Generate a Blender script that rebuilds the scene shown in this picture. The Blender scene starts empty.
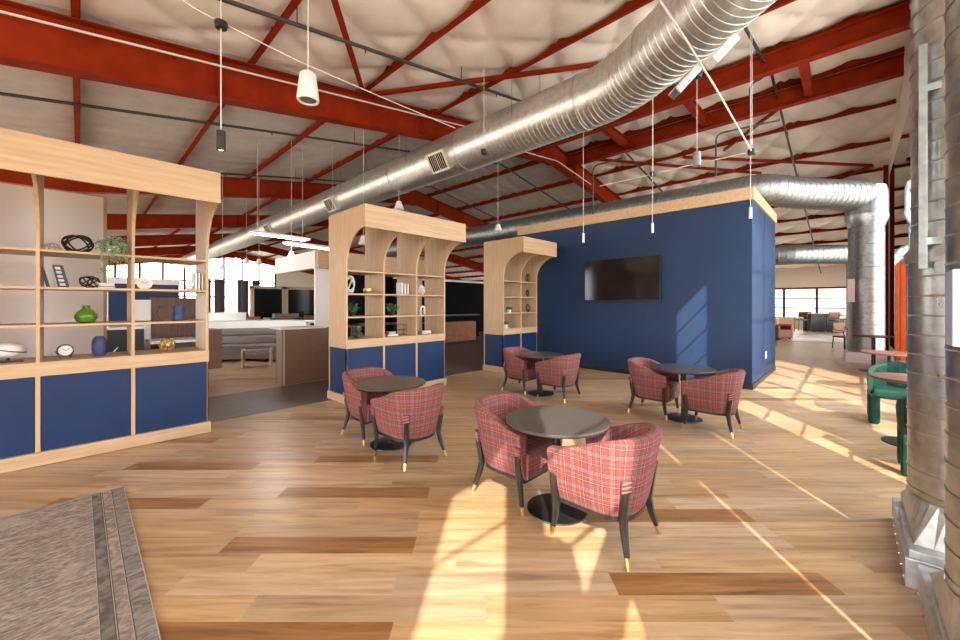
import bpy, bmesh, math, random
from mathutils import Vector, Matrix
random.seed(7)
PI = math.pi
scene = bpy.context.scene
COL = scene.collection
# World axes follow the building: x runs along the bookcases, y across the hall, z up.
# The camera stands at (0, 0, EYE) and looks between +x and +y.
EYE, FPX, CX, CY = 1.55, 385.0, 480.0, 304.0
CA, SA = 0.7205, 0.6935            # forward axis of the camera in x, y

def ray(px, py):
    t = (px - CX) / FPX; e = (CY - py) / FPX
    return CA + SA * t, SA - CA * t, e
def at_z(px, py, z):
    a, b, e = ray(px, py); k = (z - EYE) / e
    return Vector((a * k, b * k, z))
def at_v(px, py, v):
    a, b, e = ray(px, py); k = v / b
    return Vector((a * k, v, EYE + e * k))
def at_u(px, py, u):
    a, b, e = ray(px, py); k = u / a
    return Vector((u, b * k, EYE + e * k))
def at_d(px, py, d):
    a, b, e = ray(px, py)
    return Vector((a * d, b * d, EYE + e * d))

# ------------------------------------------------------------------ materials
def newmat(name):
    m = bpy.data.materials.new(name); m.use_nodes = True
    nt = m.node_tree
    return m, nt, nt.nodes, nt.links, nt.nodes['Principled BSDF']
def flat(name, col, rough=.5, metal=0., emit=None, estr=0., spec=None):
    m, nt, N, L, b = newmat(name)
    b.inputs['Base Color'].default_value = (*col, 1)
    b.inputs['Roughness'].default_value = rough
    b.inputs['Metallic'].default_value = metal
    if spec is not None: b.inputs['Specular IOR Level'].default_value = spec
    if emit:
        b.inputs['Emission Color'].default_value = (*emit, 1)
        b.inputs['Emission Strength'].default_value = estr
    return m
def ramp(N, L, fac, stops):
    r = N.new('ShaderNodeValToRGB')
    els = r.color_ramp.elements
    while len(els) < len(stops): els.new(.5)
    for e, (p, c) in zip(els, stops):
        e.position = p; e.color = (*c, 1)
    L.new(fac, r.inputs['Fac'])
    return r.outputs['Color']
def noisy(name, c1, c2, scale=(1, 1, 1), nscale=5., rough=.5, metal=0., detail=4., bump=0., lo=.35, hi=.65, spec=None, rough2=None):
    m, nt, N, L, b = newmat(name)
    tc = N.new('ShaderNodeTexCoord'); mp = N.new('ShaderNodeMapping')
    mp.inputs['Scale'].default_value = scale
    L.new(tc.outputs['Object'], mp.inputs['Vector'])
    n = N.new('ShaderNodeTexNoise'); n.inputs['Scale'].default_value = nscale; n.inputs['Detail'].default_value = detail
    L.new(mp.outputs['Vector'], n.inputs['Vector'])
    c = ramp(N, L, n.outputs['Fac'], [(lo, c1), (hi, c2)])
    L.new(c, b.inputs['Base Color'])
    b.inputs['Roughness'].default_value = rough; b.inputs['Metallic'].default_value = metal
    if spec is not None: b.inputs['Specular IOR Level'].default_value = spec
    if rough2 is not None:
        mr = N.new('ShaderNodeMapRange'); mr.inputs['To Min'].default_value = rough; mr.inputs['To Max'].default_value = rough2
        L.new(n.outputs['Fac'], mr.inputs['Value']); L.new(mr.outputs['Result'], b.inputs['Roughness'])
    if bump:
        bp = N.new('ShaderNodeBump'); bp.inputs['Strength'].default_value = bump; bp.inputs['Distance'].default_value = .01
        L.new(n.outputs['Fac'], bp.inputs['Height']); L.new(bp.outputs['Normal'], b.inputs['Normal'])
    return m

M = {}
MA1, MA2 = (.46, .295, .155), (.56, .38, .215)
M['maple_v'] = noisy('maple_upright', MA1, MA2, (9, 9, .7), 3., .5, lo=.3, hi=.7)
M['maple_h'] = noisy('maple_lengthwise', MA1, MA2, (.7, 9, 9), 3., .5, lo=.3, hi=.7)
M['navy'] = noisy('navy_panel', (.006, .021, .078), (.008, .026, .090), (1, 1, 1), 2., .45, spec=.3)
M['wallblue'] = noisy('blue_wall_paint', (.0135, .033, .082), (.016, .038, .092), (1, 1, 1), 1.5, .5, spec=.25)
M['steel_red'] = noisy('red_oxide_steel', (.22, .021, .005), (.28, .028, .007), (1, 1, 1), 3., .55, spec=.04)
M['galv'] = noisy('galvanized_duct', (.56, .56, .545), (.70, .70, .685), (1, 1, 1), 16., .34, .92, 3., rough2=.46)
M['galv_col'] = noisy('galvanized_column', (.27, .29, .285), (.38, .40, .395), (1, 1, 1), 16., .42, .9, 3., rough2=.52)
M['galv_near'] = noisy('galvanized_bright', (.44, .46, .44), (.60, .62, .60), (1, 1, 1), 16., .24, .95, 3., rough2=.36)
M['pale_panel'] = flat('pale_blue_panel', (.36, .38, .50), .5)
M['pendant_grey'] = flat('grey_pendant_paint', (.22, .24, .24), .5)
M['galv_dull'] = noisy('galvanized_sheet', (.48, .49, .48), (.64, .65, .64), (1, 1, 1), 18., .36, .9)
M['insul_shade'] = noisy('insulation_shade_tone', (.50, .47, .44), (.58, .55, .52), (1, 1, 1), 3., .65)  # same insulation; weaker light past the first frame is put into its colour
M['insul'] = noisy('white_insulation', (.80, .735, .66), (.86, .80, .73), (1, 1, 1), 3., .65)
M['white'] = flat('white_paint', (.78, .77, .74), .5)
M['greywall'] = flat('pale_grey_board', (.84, .80, .78), .6)
M['black'] = flat('black_metal', (.012, .012, .013), .35)
M['blackmatte'] = flat('black_matte', (.007, .007, .008), .8, spec=.1)
M['screen'] = flat('screen_glass', (.008, .007, .007), .12)
M['tabletop'] = noisy('dark_laminate', (.066, .057, .050), (.082, .071, .062), (1, 1, 1), 8., .30)
M['legwood'] = noisy('black_stained_wood', (.014, .011, .009), (.03, .023, .017), (8, 8, 1), 6., .35)
M['brass'] = flat('brass', (.75, .50, .18), .28, 1.)
M['gold'] = flat('gold_metal', (.72, .50, .20), .3, 1.)
M['chrome'] = flat('chrome', (.7, .7, .7), .15, 1.)
M['greenglass'] = flat('green_glass', (.09, .20, .015), .08)
M['olive'] = flat('olive_glass', (.045, .075, .03), .1)
M['bluevase'] = noisy('blue_ceramic', (.035, .045, .13), (.05, .06, .17), (1, 1, 1), 30., .55)
M['leaf'] = noisy('leaf_green', (.03, .11, .02), (.09, .22, .05), (1, 1, 1), 25., .5)
M['palegreen'] = noisy('pale_leaf', (.14, .24, .11), (.26, .36, .2), (1, 1, 1), 25., .5)
M['darkmetal'] = flat('bronze_wire', (.035, .022, .016), .4, .6)
M['greyfloor'] = noisy('grey_vinyl', (.085, .074, .067), (.15, .13, .118), (1.2, 7, 1), 3., .42, detail=6, lo=.3, hi=.7)
M['greyfab'] = noisy('grey_upholstery', (.15, .13, .118), (.22, .195, .18), (1, 1, 1), 60., .85)
M['brownlam'] = noisy('brown_laminate', (.17, .095, .06), (.21, .12, .078), (1.5, 1.5, 30), 3., .5)
M['brownslat'] = noisy('brown_slats', (.085, .032, .016), (.13, .05, .026), (9, 9, .5), 3., .45)
M['terracotta'] = noisy('terracotta_leather', (.42, .15, .065), (.52, .20, .09), (1, 1, 1), 4., .5)
M['orange'] = noisy('orange_panel', (.80, .20, .05), (.86, .235, .065), (1, 1, 1), 2., .5)
M['greenvelvet'] = noisy('green_velvet', (.003, .026, .016), (.006, .046, .028), (1, 1, 1), 9., .6, spec=.25)
M['redbrown'] = noisy('red_brown_top', (.12, .042, .028), (.15, .055, .036), (8, 1, 1), 4., .45, spec=.3)
M['brownleather'] = flat('brown_leather', (.24, .085, .04), .5)
M['pipe'] = flat('dark_pipe', (.05, .045, .04), .5, .3)
M['cable'] = flat('white_cable', (.72, .70, .66), .5)
M['cream'] = flat('cream_paint', (.74, .67, .56), .6)
M['outside'] = noisy('dry_ground', (.50, .44, .36), (.64, .58, .5), (1, 1, 1), .6, .9)
M['hill'] = noisy('dry_hillside', (.10, .09, .07), (.17, .155, .13), (1, 1, 1), .5, .9)
M['lampglow'] = flat('lit_lens', (.9, .9, .85), .4, emit=(1, .9, .75), estr=6.)
M['porcelain'] = flat('white_porcelain', (.75, .74, .72), .3)
M['paper'] = flat('page_white', (.72, .70, .66), .7)
M['rattan'] = flat('rattan', (.52, .38, .26), .6)

def glass_mat():
    m, nt, N, L, b = newmat('window_glass')
    N.remove(b)
    out = N['Material Output']
    tr = N.new('ShaderNodeBsdfTransparent'); tr.inputs['Color'].default_value = (.93, .95, .95, 1)
    gl = N.new('ShaderNodeBsdfGlossy'); gl.inputs['Roughness'].default_value = .0
    fr = N.new('ShaderNodeFresnel'); fr.inputs['IOR'].default_value = 1.5
    mx = N.new('ShaderNodeMixShader')
    L.new(fr.outputs[0], mx.inputs[0]); L.new(tr.outputs[0], mx.inputs[1]); L.new(gl.outputs[0], mx.inputs[2])
    L.new(mx.outputs[0], out.inputs['Surface'])
    return m
M['glass'] = glass_mat()
M['panelglow'] = flat('lit_diffuser', (.9, .9, .87), .5, emit=(1, .95, .86), estr=45.)
def translucent_orange():
    m, nt, N, L, b = newmat('orange_translucent')
    tl = N.new('ShaderNodeBsdfTranslucent'); tl.inputs['Color'].default_value = (.80, .30, .085, 1)
    b.inputs['Base Color'].default_value = (.70, .20, .055, 1); b.inputs['Roughness'].default_value = .6
    mx = N.new('ShaderNodeMixShader'); mx.inputs[0].default_value = .55
    L.new(b.outputs[0], mx.inputs[1]); L.new(tl.outputs[0], mx.inputs[2]); L.new(mx.outputs[0], N['Material Output'].inputs['Surface'])
    return m
M['orange_glow'] = translucent_orange()

def math_node(N, L, op, a, b=None, c=None):
    n = N.new('ShaderNodeMath'); n.operation = op
    for i, x in enumerate((a, b, c)):
        if x is None: continue
        if isinstance(x, (int, float)): n.inputs[i].default_value = x
        else: L.new(x, n.inputs[i])
    return n.outputs[0]
def mixcol(N, L, fac, a, b):
    n = N.new('ShaderNodeMix'); n.data_type = 'RGBA'
    for i, x in ((0, fac), (6, a), (7, b)):
        if isinstance(x, (int, float)): n.inputs[i].default_value = x
        elif isinstance(x, tuple): n.inputs[i].default_value = (*x, 1)
        else: L.new(x, n.inputs[i])
    return n.outputs[2]

def plaid_mat(name, base1, base2, dark, light):
    m, nt, N, L, b = newmat(name)
    uv = N.new('ShaderNodeUVMap'); uv.uv_map = 'UVMap'
    sp = N.new('ShaderNodeSeparateXYZ'); L.new(uv.outputs[0], sp.inputs[0])
    def bands(co, per, spans):
        f = math_node(N, L, 'FRACT', math_node(N, L, 'DIVIDE', co, per))
        tot = None
        for c, w in spans:
            s = math_node(N, L, 'COMPARE', f, c, w)
            tot = s if tot is None else math_node(N, L, 'MAXIMUM', tot, s)
        return tot
    X, Y = sp.outputs[0], sp.outputs[1]
    P = .125
    dk = [(.06, .014), (.12, .014), (.18, .014), (.24, .014), (.30, .014), (.60, .012), (.70, .012)]
    lt = [(.09, .010), (.15, .010), (.21, .010), (.27, .010), (.65, .014), (.86, .008)]
    vd, hd = bands(X, P, dk), bands(Y, P, dk)
    vl, hl = bands(X, P, lt), bands(Y, P, lt)
    n = N.new('ShaderNodeTexNoise'); n.inputs['Scale'].default_value = 90.
    L.new(uv.outputs[0], n.inputs['Vector'])
    c = ramp(N, L, n.outputs['Fac'], [(.3, base1), (.7, base2)])
    c = mixcol(N, L, math_node(N, L, 'MULTIPLY', math_node(N, L, 'ADD', vd, hd), .5), c, dark)
    c = mixcol(N, L, math_node(N, L, 'MULTIPLY', math_node(N, L, 'ADD', vl, hl), .34), c, light)
    L.new(c, b.inputs['Base Color']); b.inputs['Roughness'].default_value = .85
    b.inputs['Specular IOR Level'].default_value = .2
    return m
M['plaid'] = plaid_mat('rose_plaid_fabric', (.195, .050, .045), (.24, .068, .060), (.022, .010, .018), (.56, .42, .38))

def floor_mat():
    m, nt, N, L, b = newmat('plank_floor')
    at = N.new('ShaderNodeAttribute'); at.attribute_name = 'plank'
    sp = N.new('ShaderNodeSeparateColor'); L.new(at.outputs['Color'], sp.inputs[0])
    tc = N.new('ShaderNodeTexCoord')
    mp = N.new('ShaderNodeMapping'); mp.inputs['Rotation'].default_value = (0, 0, math.atan2(CA, SA))
    L.new(tc.outputs['Object'], mp.inputs['Vector'])
    sc = N.new('ShaderNodeVectorMath'); sc.operation = 'MULTIPLY'; sc.inputs[1].default_value = (1.2, 16., 1)
    L.new(mp.outputs[0], sc.inputs[0])
    off = N.new('ShaderNodeCombineXYZ')
    L.new(math_node(N, L, 'MULTIPLY', sp.outputs[0], 37.), off.inputs[0]); L.new(math_node(N, L, 'MULTIPLY', sp.outputs[1], 17.), off.inputs[2])
    ad = N.new('ShaderNodeVectorMath'); ad.operation = 'ADD'
    L.new(sc.outputs[0], ad.inputs[0]); L.new(off.outputs[0], ad.inputs[1])
    n = N.new('ShaderNodeTexNoise'); n.inputs['Scale'].default_value = 1.3; n.inputs['Detail'].default_value = 6.; n.inputs['Roughness'].default_value = .6
    n.inputs['Distortion'].default_value = .6
    L.new(ad.outputs[0], n.inputs['Vector'])
    light = ramp(N, L, n.outputs['Fac'], [(.27, (.27, .155, .078)), (.5, (.465, .305, .172)), (.72, (.57, .40, .242))])
    dark = ramp(N, L, n.outputs['Fac'], [(.28, (.14, .060, .020)), (.5, (.27, .128, .047)), (.72, (.38, .19, .077))])
    hv = N.new('ShaderNodeHueSaturation')
    mr = N.new('ShaderNodeMapRange'); mr.inputs['To Min'].default_value = .84; mr.inputs['To Max'].default_value = 1.10
    L.new(sp.outputs[0], mr.inputs['Value']); L.new(mr.outputs[0], hv.inputs['Value'])
    mr2 = N.new('ShaderNodeMapRange'); mr2.inputs['To Min'].default_value = .90; mr2.inputs['To Max'].default_value = 1.14
    L.new(sp.outputs[1], mr2.inputs['Value']); L.new(mr2.outputs[0], hv.inputs['Saturation'])
    L.new(light, hv.inputs['Color'])
    c = mixcol(N, L, sp.outputs[2], hv.outputs[0], dark)
    L.new(c, b.inputs['Base Color'])
    b.inputs['Roughness'].default_value = .30
    b.inputs['Specular IOR Level'].default_value = .5
    return m
M['floor'] = floor_mat()

def rug_mat():
    m, nt, N, L, b = newmat('faded_rug')
    tc = N.new('ShaderNodeTexCoord'); sp = N.new('ShaderNodeSeparateXYZ'); L.new(tc.outputs['Object'], sp.inputs[0])
    X, Y = sp.outputs[0], sp.outputs[1]
    # distance from the right edge x=0 and from the far edge y=0 (object origin on that corner)
    d = math_node(N, L, 'MULTIPLY', X, -2.25)
    def noise(scale, vec, det=4., dist=0.):
        mp = N.new('ShaderNodeMapping'); mp.inputs['Scale'].default_value = vec
        L.new(tc.outputs['Object'], mp.inputs['Vector'])
        n = N.new('ShaderNodeTexNoise'); n.inputs['Scale'].default_value = scale; n.inputs['Detail'].default_value = det; n.inputs['Distortion'].default_value = dist
        L.new(mp.outputs[0], n.inputs['Vector']); return n.outputs['Fac']
    field = ramp(N, L, noise(1.6, (.8, 2.2, 1), 6., 1.2), [(.3, (.145, .115, .098)), (.45, (.255, .185, .158)), (.56, (.20, .175, .15)), (.7, (.30, .245, .20))])
    weave = ramp(N, L, noise(30., (.6, 2.4, 1), 5., 1.5), [(.36, (.055, .045, .038)), (.5, (.20, .165, .14)), (.62, (.52, .45, .37))])
    c = mixcol(N, L, .42, field, weave)
    v = N.new('ShaderNodeTexVoronoi'); v.inputs['Scale'].default_value = 5.5; v.feature = 'DISTANCE_TO_EDGE'
    mp = N.new('ShaderNodeMapping'); mp.inputs['Scale'].default_value = (.6, 1.4, 1); L.new(tc.outputs['Object'], mp.inputs['Vector']); L.new(mp.outputs[0], v.inputs['Vector'])
    line = math_node(N, L, 'LESS_THAN', v.outputs['Distance'], .035)
    c = mixcol(N, L, math_node(N, L, 'MULTIPLY', line, .28), c, (.45, .40, .34))
    border = ramp(N, L, noise(9., (1, 3, 1), 3., 2.), [(.36, (.12, .11, .105)), (.62, (.26, .22, .19))])
    pale = ramp(N, L, noise(22., (1, 1, 1), 3., 1.), [(.4, (.18, .14, .12)), (.62, (.32, .26, .22))])
    def band(lo, hi): return math_node(N, L, 'MULTIPLY', math_node(N, L, 'GREATER_THAN', d, lo), math_node(N, L, 'LESS_THAN', d, hi))
    c = mixcol(N, L, band(-1, .175), c, border)
    c = mixcol(N, L, band(.19, .30), c, pale)
    c = mixcol(N, L, band(.32, .43), c, ramp(N, L, noise(14., (1, 1, 1)), [(.4, (.095, .085, .075)), (.6, (.19, .165, .145))]))
    for lo, hi in ((.175, .185), (.30, .309), (.318, .326), (.43, .437)):
        c = mixcol(N, L, band(lo, hi), c, (.075, .065, .06))
    for lo, hi in ((.185, .192), (.309, .316), (.437, .444)):
        c = mixcol(N, L, band(lo, hi), c, (.34, .29, .25))
    c = mixcol(N, L, band(-1, .014), c, (.42, .35, .28))
    L.new(c, b.inputs['Base Color']); b.inputs['Roughness'].default_value = .95; b.inputs['Specular IOR Level'].default_value = .1
    return m
M['rug'] = rug_mat()

# ------------------------------------------------------------------ mesh helpers
class MB:
    def __init__(s): s.bm = bmesh.new()
    def quad(s, *ps):
        return s.bm.faces.new([s.bm.verts.new(p) for p in ps])
    def box(s, x0, y0, z0, x1, y1, z1):
        x0, x1 = min(x0, x1), max(x0, x1); y0, y1 = min(y0, y1), max(y0, y1); z0, z1 = min(z0, z1), max(z0, z1)
        v = [s.bm.verts.new(p) for p in ((x0, y0, z0), (x1, y0, z0), (x1, y1, z0), (x0, y1, z0), (x0, y0, z1), (x1, y0, z1), (x1, y1, z1), (x0, y1, z1))]
        for f in ((3, 2, 1, 0), (4, 5, 6, 7), (0, 1, 5, 4), (1, 2, 6, 5), (2, 3, 7, 6), (3, 0, 4, 7)):
            s.bm.faces.new([v[i] for i in f])
        return s
    def prism(s, poly, axis, a, b):
        """poly: 2-D outline, extruded along axis 0/1/2 from a to b."""
        def p3(p, t):
            if axis == 0: return (t, p[0], p[1])
            if axis == 1: return (p[0], t, p[1])
            return (p[0], p[1], t)
        A = [s.bm.verts.new(p3(p, a)) for p in poly]; B = [s.bm.verts.new(p3(p, b)) for p in poly]
        n = len(poly)
        s.bm.faces.new(A[::-1]); s.bm.faces.new(B)
        for i in range(n): s.bm.faces.new((A[i], A[(i + 1) % n], B[(i + 1) % n], B[i]))
        return s
    def lathe(s, prof, cx=0, cy=0, seg=32, cz=0):
        rings = []
        for r, z in prof:
            if r < 1e-5: rings.append([s.bm.verts.new((cx, cy, z + cz))])
            else: rings.append([s.bm.verts.new((cx + r * math.cos(2 * PI * k / seg), cy + r * math.sin(2 * PI * k / seg), z + cz)) for k in range(seg)])
        for a, b in zip(rings, rings[1:]):
            for k in range(seg):
                k2 = (k + 1) % seg
                if len(a) == 1 and len(b) == 1: break
                if len(a) == 1: s.bm.faces.new((a[0], b[k2], b[k]))
                elif len(b) == 1: s.bm.faces.new((a[k], a[k2], b[0]))
                else: s.bm.faces.new((a[k], a[k2], b[k2], b[k]))
        if len(rings[0]) > 1: s.bm.faces.new(rings[0][::-1])
        if len(rings[-1]) > 1: s.bm.faces.new(rings[-1])
        return s
    def tube(s, path, r, seg=8, closed=False, caps=True):
        P = [Vector(p) for p in path]; n = len(P)
        rr = r if isinstance(r, (list, tuple)) else [r] * n
        rings = []; ref = None
        for i in range(n):
            if closed: t = P[(i + 1) % n] - P[i - 1]
            else: t = P[min(i + 1, n - 1)] - P[max(i - 1, 0)]
            if t.length < 1e-9: t = Vector((0, 0, 1))
            t.normalize()
            if ref is None: ref = Vector((0, 0, 1)) if abs(t.z) < .9 else Vector((1, 0, 0))
            a = ref - t * ref.dot(t)
            if a.length < 1e-6: a = t.orthogonal()
            a.normalize(); b = t.cross(a); ref = a
            rings.append([s.bm.verts.new(P[i] + (a * math.cos(2 * PI * k / seg) + b * math.sin(2 * PI * k / seg)) * rr[i]) for k in range(seg)])
        m = n if closed else n - 1
        for i in range(m):
            A, B = rings[i], rings[(i + 1) % n]
            for k in range(seg): s.bm.faces.new((A[k], A[(k + 1) % seg], B[(k + 1) % seg], B[k]))
        if caps and not closed:
            s.bm.faces.new(rings[0][::-1]); s.bm.faces.new(rings[-1])
        return s
    def bar(s, p, q, w, h, up=(0, 0, 1)):
        """rectangular bar from p to q, w across, h along 'up'."""
        p, q = Vector(p), Vector(q); t = (q - p).normalized(); u = Vector(up)
        x = t.cross(u)
        if x.length < 1e-6: x = t.orthogonal()
        x.normalize(); u = x.cross(t).normalized()
        A = [s.bm.verts.new(p + x * a * w / 2 + u * b * h / 2) for a, b in ((-1, -1), (1, -1), (1, 1), (-1, 1))]
        B = [s.bm.verts.new(q + x * a * w / 2 + u * b * h / 2) for a, b in ((-1, -1), (1, -1), (1, 1), (-1, 1))]
        s.bm.faces.new(A[::-1]); s.bm.faces.new(B)
        for i in range(4): s.bm.faces.new((A[i], A[(i + 1) % 4], B[(i + 1) % 4], B[i]))
        return s
    def ball(s, c, r, sub=2, sc=(1, 1, 1)):
        g = bmesh.ops.create_icosphere(s.bm, subdivisions=sub, radius=r)
        for v in g['verts']: v.co = Vector((v.co.x * sc[0], v.co.y * sc[1], v.co.z * sc[2])) + Vector(c)
        return s
    def done(s, name, mat, parent=None, smooth=None, bevel=0, loc=None, rotz=0, bseg=2):
        bmesh.ops.recalc_face_normals(s.bm, faces=s.bm.faces)
        me = bpy.data.meshes.new(name); s.bm.to_mesh(me); s.bm.free()
        if smooth is not None:
            for p in me.polygons: p.use_smooth = True
            me.set_sharp_from_angle(angle=math.radians(smooth))
        me.materials.append(M[mat] if isinstance(mat, str) else mat)
        o = bpy.data.objects.new(name, me); COL.objects.link(o)
        if parent: o.parent = parent
        if loc is not None: o.location = loc
        if rotz: o.rotation_euler.z = rotz
        if bevel:
            md = o.modifiers.new('Bevel', 'BEVEL'); md.width = bevel; md.segments = bseg; md.limit_method = 'ANGLE'
        return o

def tag(o, label, cat, group=None):
    o['label'] = label; o['category'] = cat
    if group: o['group'] = group
    return o
def thing(name, label, cat, loc=(0, 0, 0), rotz=0, group=None):
    o = bpy.data.objects.new(name, None); COL.objects.link(o); o.empty_display_size = .1
    o.location = loc; o.rotation_euler = (0, 0, rotz)
    return tag(o, label, cat, group)
def struct(o, label=None):
    o['kind'] = 'structure'
    if label: o['label'] = label
    return o
def dup(root, loc, rotz, label, group=None):
    r = root.copy(); COL.objects.link(r); r.location = loc; r.rotation_euler = (0, 0, rotz)
    r['label'] = label
    if group: r['group'] = group
    for ch in list(root.children):
        c = ch.copy(); COL.objects.link(c); c.parent = r
        for g in ch.children:
            d = g.copy(); COL.objects.link(d); d.parent = c
    return r

# ------------------------------------------------------------------ the hall
RIDGE, U0, U1, V0, V1 = 10.9, -9.3, 31.1, -.85, 45.6
def fold(u): return u if u <= RIDGE else 2 * RIDGE - u
def zb(u): return EYE + 2.98 + .166 * fold(u)      # underside of the frames
def zt(u): return EYE + 3.64 + .156 * fold(u)      # top of the frames = underside of the purlins
PUR = .25

# plank floor: every plank one face, laid across the camera's view at 45 degrees to the hall
def build_floor():
    bm = bmesh.new(); lay = bm.loops.layers.float_color.new('plank')
    W, LN, PH = .172, 1.21, 1.877
    # rows counted from PH; the rust-brown planks the photo shows: row index, start, length
    dark = {}
    for row, x0 in ((7, -1.63), (3, -1.63), (1, .74), (-1, -1.63), (6, -3.35), (11, -1.63), (10, -3.35), (5, .76), (4, 3.2), (16, .8), (19, -2.6), (23, 2.2), (28, .5), (14, -4.2)):
        dark[row] = x0
    r2 = random.Random(11)
    for k in range(-70, 215):
        y0 = PH + k * W; y1 = y0 + W
        off = dark.get(k, r2.uniform(0, LN))
        n0 = int(math.floor((-32 - off) / LN)); n1 = int(math.ceil((32 - off) / LN))
        for n in range(n0, n1):
            x0 = off + n * LN; x1 = x0 + LN
            pts = []
            for X, Y in ((x0, y0), (x1, y0), (x1, y1), (x0, y1)):
                pts.append((CA * Y + SA * X, SA * Y - CA * X, 0))
            c = (sum(p[0] for p in pts) / 4, sum(p[1] for p in pts) / 4)
            if not (U0 - 2 < c[0] < U1 + 2 and V0 - 2 < c[1] < V1 + 2): continue
            f = bm.faces.new([bm.verts.new(p) for p in pts])
            isd = (k in dark and n == 0) or (abs(k - 5) > 16 and r2.random() < .035)
            col = (r2.random(), r2.random(), 1. if isd else (r2.random() ** 5) * .22, 1)
            for l in f.loops: l[lay] = col
    for co, no in (((U0, 0, 0), (-1, 0, 0)), ((U1, 0, 0), (1, 0, 0)), ((0, V0, 0), (0, -1, 0)), ((0, V1, 0), (0, 1, 0))):
        bmesh.ops.bisect_plane(bm, geom=bm.verts[:] + bm.edges[:] + bm.faces[:], plane_co=co, plane_no=no, clear_outer=True)
    me = bpy.data.meshes.new('floor'); bm.to_mesh(me); bm.free()
    me.materials.append(M['floor'])
    o = bpy.data.objects.new('floor', me); COL.objects.link(o); struct(o)
build_floor()
b = MB(); b.box(-7.5, 6.03, 0, 5.3, 7.70, .004); b.box(5.3, 6.25, 0, 18., 16., .004)
struct(b.done('floor_grey_walkway', 'greyfloor'))
b = MB(); b.box(-160, -160, -.3, 220, 220, -.06); struct(b.done('ground', 'outside'))

# quilted white insulation under the roof
def build_ceiling(a, c, name):
    us = []; u = min(a, c)
    while u < max(a, c) - 1e-6: us.append(u); u += .1
    us.append(max(a, c))
    vs = []; v = V0
    while v < V1: vs.append(v); v += .1 if v < 15 else .2
    vs.append(V1)
    bm = bmesh.new(); grid = []
    for u in us:
        row = []
        x = fold(u)
        for v in vs:
            z = zt(u) + PUR
            belly = abs(math.sin(PI * x / 2)) ** .7
            if v < 7.2:
                p = v / 1.25; q = x / 2.
                A = abs(math.sin(PI * (p + q))); B_ = abs(math.sin(PI * (p - q + .15 * math.sin(v * 1.3))))
                z -= .02 + .06 * belly + .13 * min(A, B_) ** .42
            else:
                z -= .02 + .05 * belly + .06 * abs(math.sin(PI * v / .62)) ** .5
            row.append(bm.verts.new((u, v, z)))
        grid.append(row)
    for i in range(len(us) - 1):
        for j in range(len(vs) - 1):
            bm.faces.new((grid[i][j], grid[i][j + 1], grid[i + 1][j + 1], grid[i + 1][j])).smooth = True
    # roof sheet above, so the lining has thickness
    o = [bm.verts.new((u, v, zt(u) + PUR + .12)) for u, v in ((us[0], V0), (us[-1], V0), (us[-1], V1), (us[0], V1))]
    bm.faces.new(o)
    me = bpy.data.meshes.new(name); bm.to_mesh(me); bm.free(); me.materials.append(M['insul']); me.materials.append(M['insul_shade'])
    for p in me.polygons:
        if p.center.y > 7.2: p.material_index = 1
    ob = bpy.data.objects.new(name, me); COL.objects.link(ob); struct(ob)
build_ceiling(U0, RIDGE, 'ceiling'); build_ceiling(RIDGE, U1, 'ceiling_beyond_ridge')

# red steel portal frames
def frame(v, name='roof_beam'):
    for s in (0, 1):
        b = MB()
        us = [U0, 0, 7.4, RIDGE] if s == 0 else [RIDGE, 2 * RIDGE - 7.4, 2 * RIDGE, U1]
        def bot(u): return zb(u) - (.06 if abs(u - RIDGE) < .01 else 0)
        for p, q in zip(us, us[1:]):
            b.prism([(p, bot(p)), (q, bot(q)), (q, zt(q)), (p, zt(p))], 1, v - .008, v + .008)
            b.bar((p, v, bot(p)), (q, v, bot(q)), .24, .018); b.bar((p, v, zt(p) - .011), (q, v, zt(q) - .011), .24, .018)
        for k in range(10):      # web stiffeners under purlins
            u = U0 + .8 + k * 2.0 if s == 0 else U1 - .8 - k * 2.
            if k % 2: b.box(u - .006, v - .11, zb(u) + .01, u + .006, v + .11, zt(u) - .02)
        if s == 0: b.prism([(RIDGE - .9, zb(RIDGE - .9)), (RIDGE + .02, zb(RIDGE) - .16), (RIDGE + .02, zb(RIDGE) + .1), (RIDGE - .9, zb(RIDGE - .9) + .1)], 1, v - .1, v + .1)
        struct(b.done(name, 'steel_red'))
    for u in (U0 + .15, U1 - .15):
        b = MB(); b.box(u - .15, v - .11, 0, u - .135, v + .11, zb(u) + .05); b.box(u + .135, v - .11, 0, u + .15, v + .11, zb(u) + .05); b.box(u - .14, v - .008, 0, u + .14, v + .008, zb(u) + .05)
        struct(b.done('column_steel', 'steel_red'))
for v in (7.2, 14.8, 22.4, 30.0, 37.6, 45.2): frame(v)

# purlins (Z-sections) along the hall
for k in range(-4, 14):
    for u in ((2 * k,) if 2 * k < RIDGE else ()) + ((2 * RIDGE - 2 * k,) if 2 * k < RIDGE else ()):
        if not U0 + .3 < u < U1 - .3: continue
        z = zt(u); b = MB()
        b.box(u - .004, V0 + .05, z, u + .004, V1, z + PUR); b.box(u - .08, V0 + .05, z, u + .004, V1, z + .008)
        b.box(u - .08, V0 + .05, z, u - .073, V1, z + .028)
        struct(b.done('roof_purlin_beam', 'steel_red'))
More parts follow.
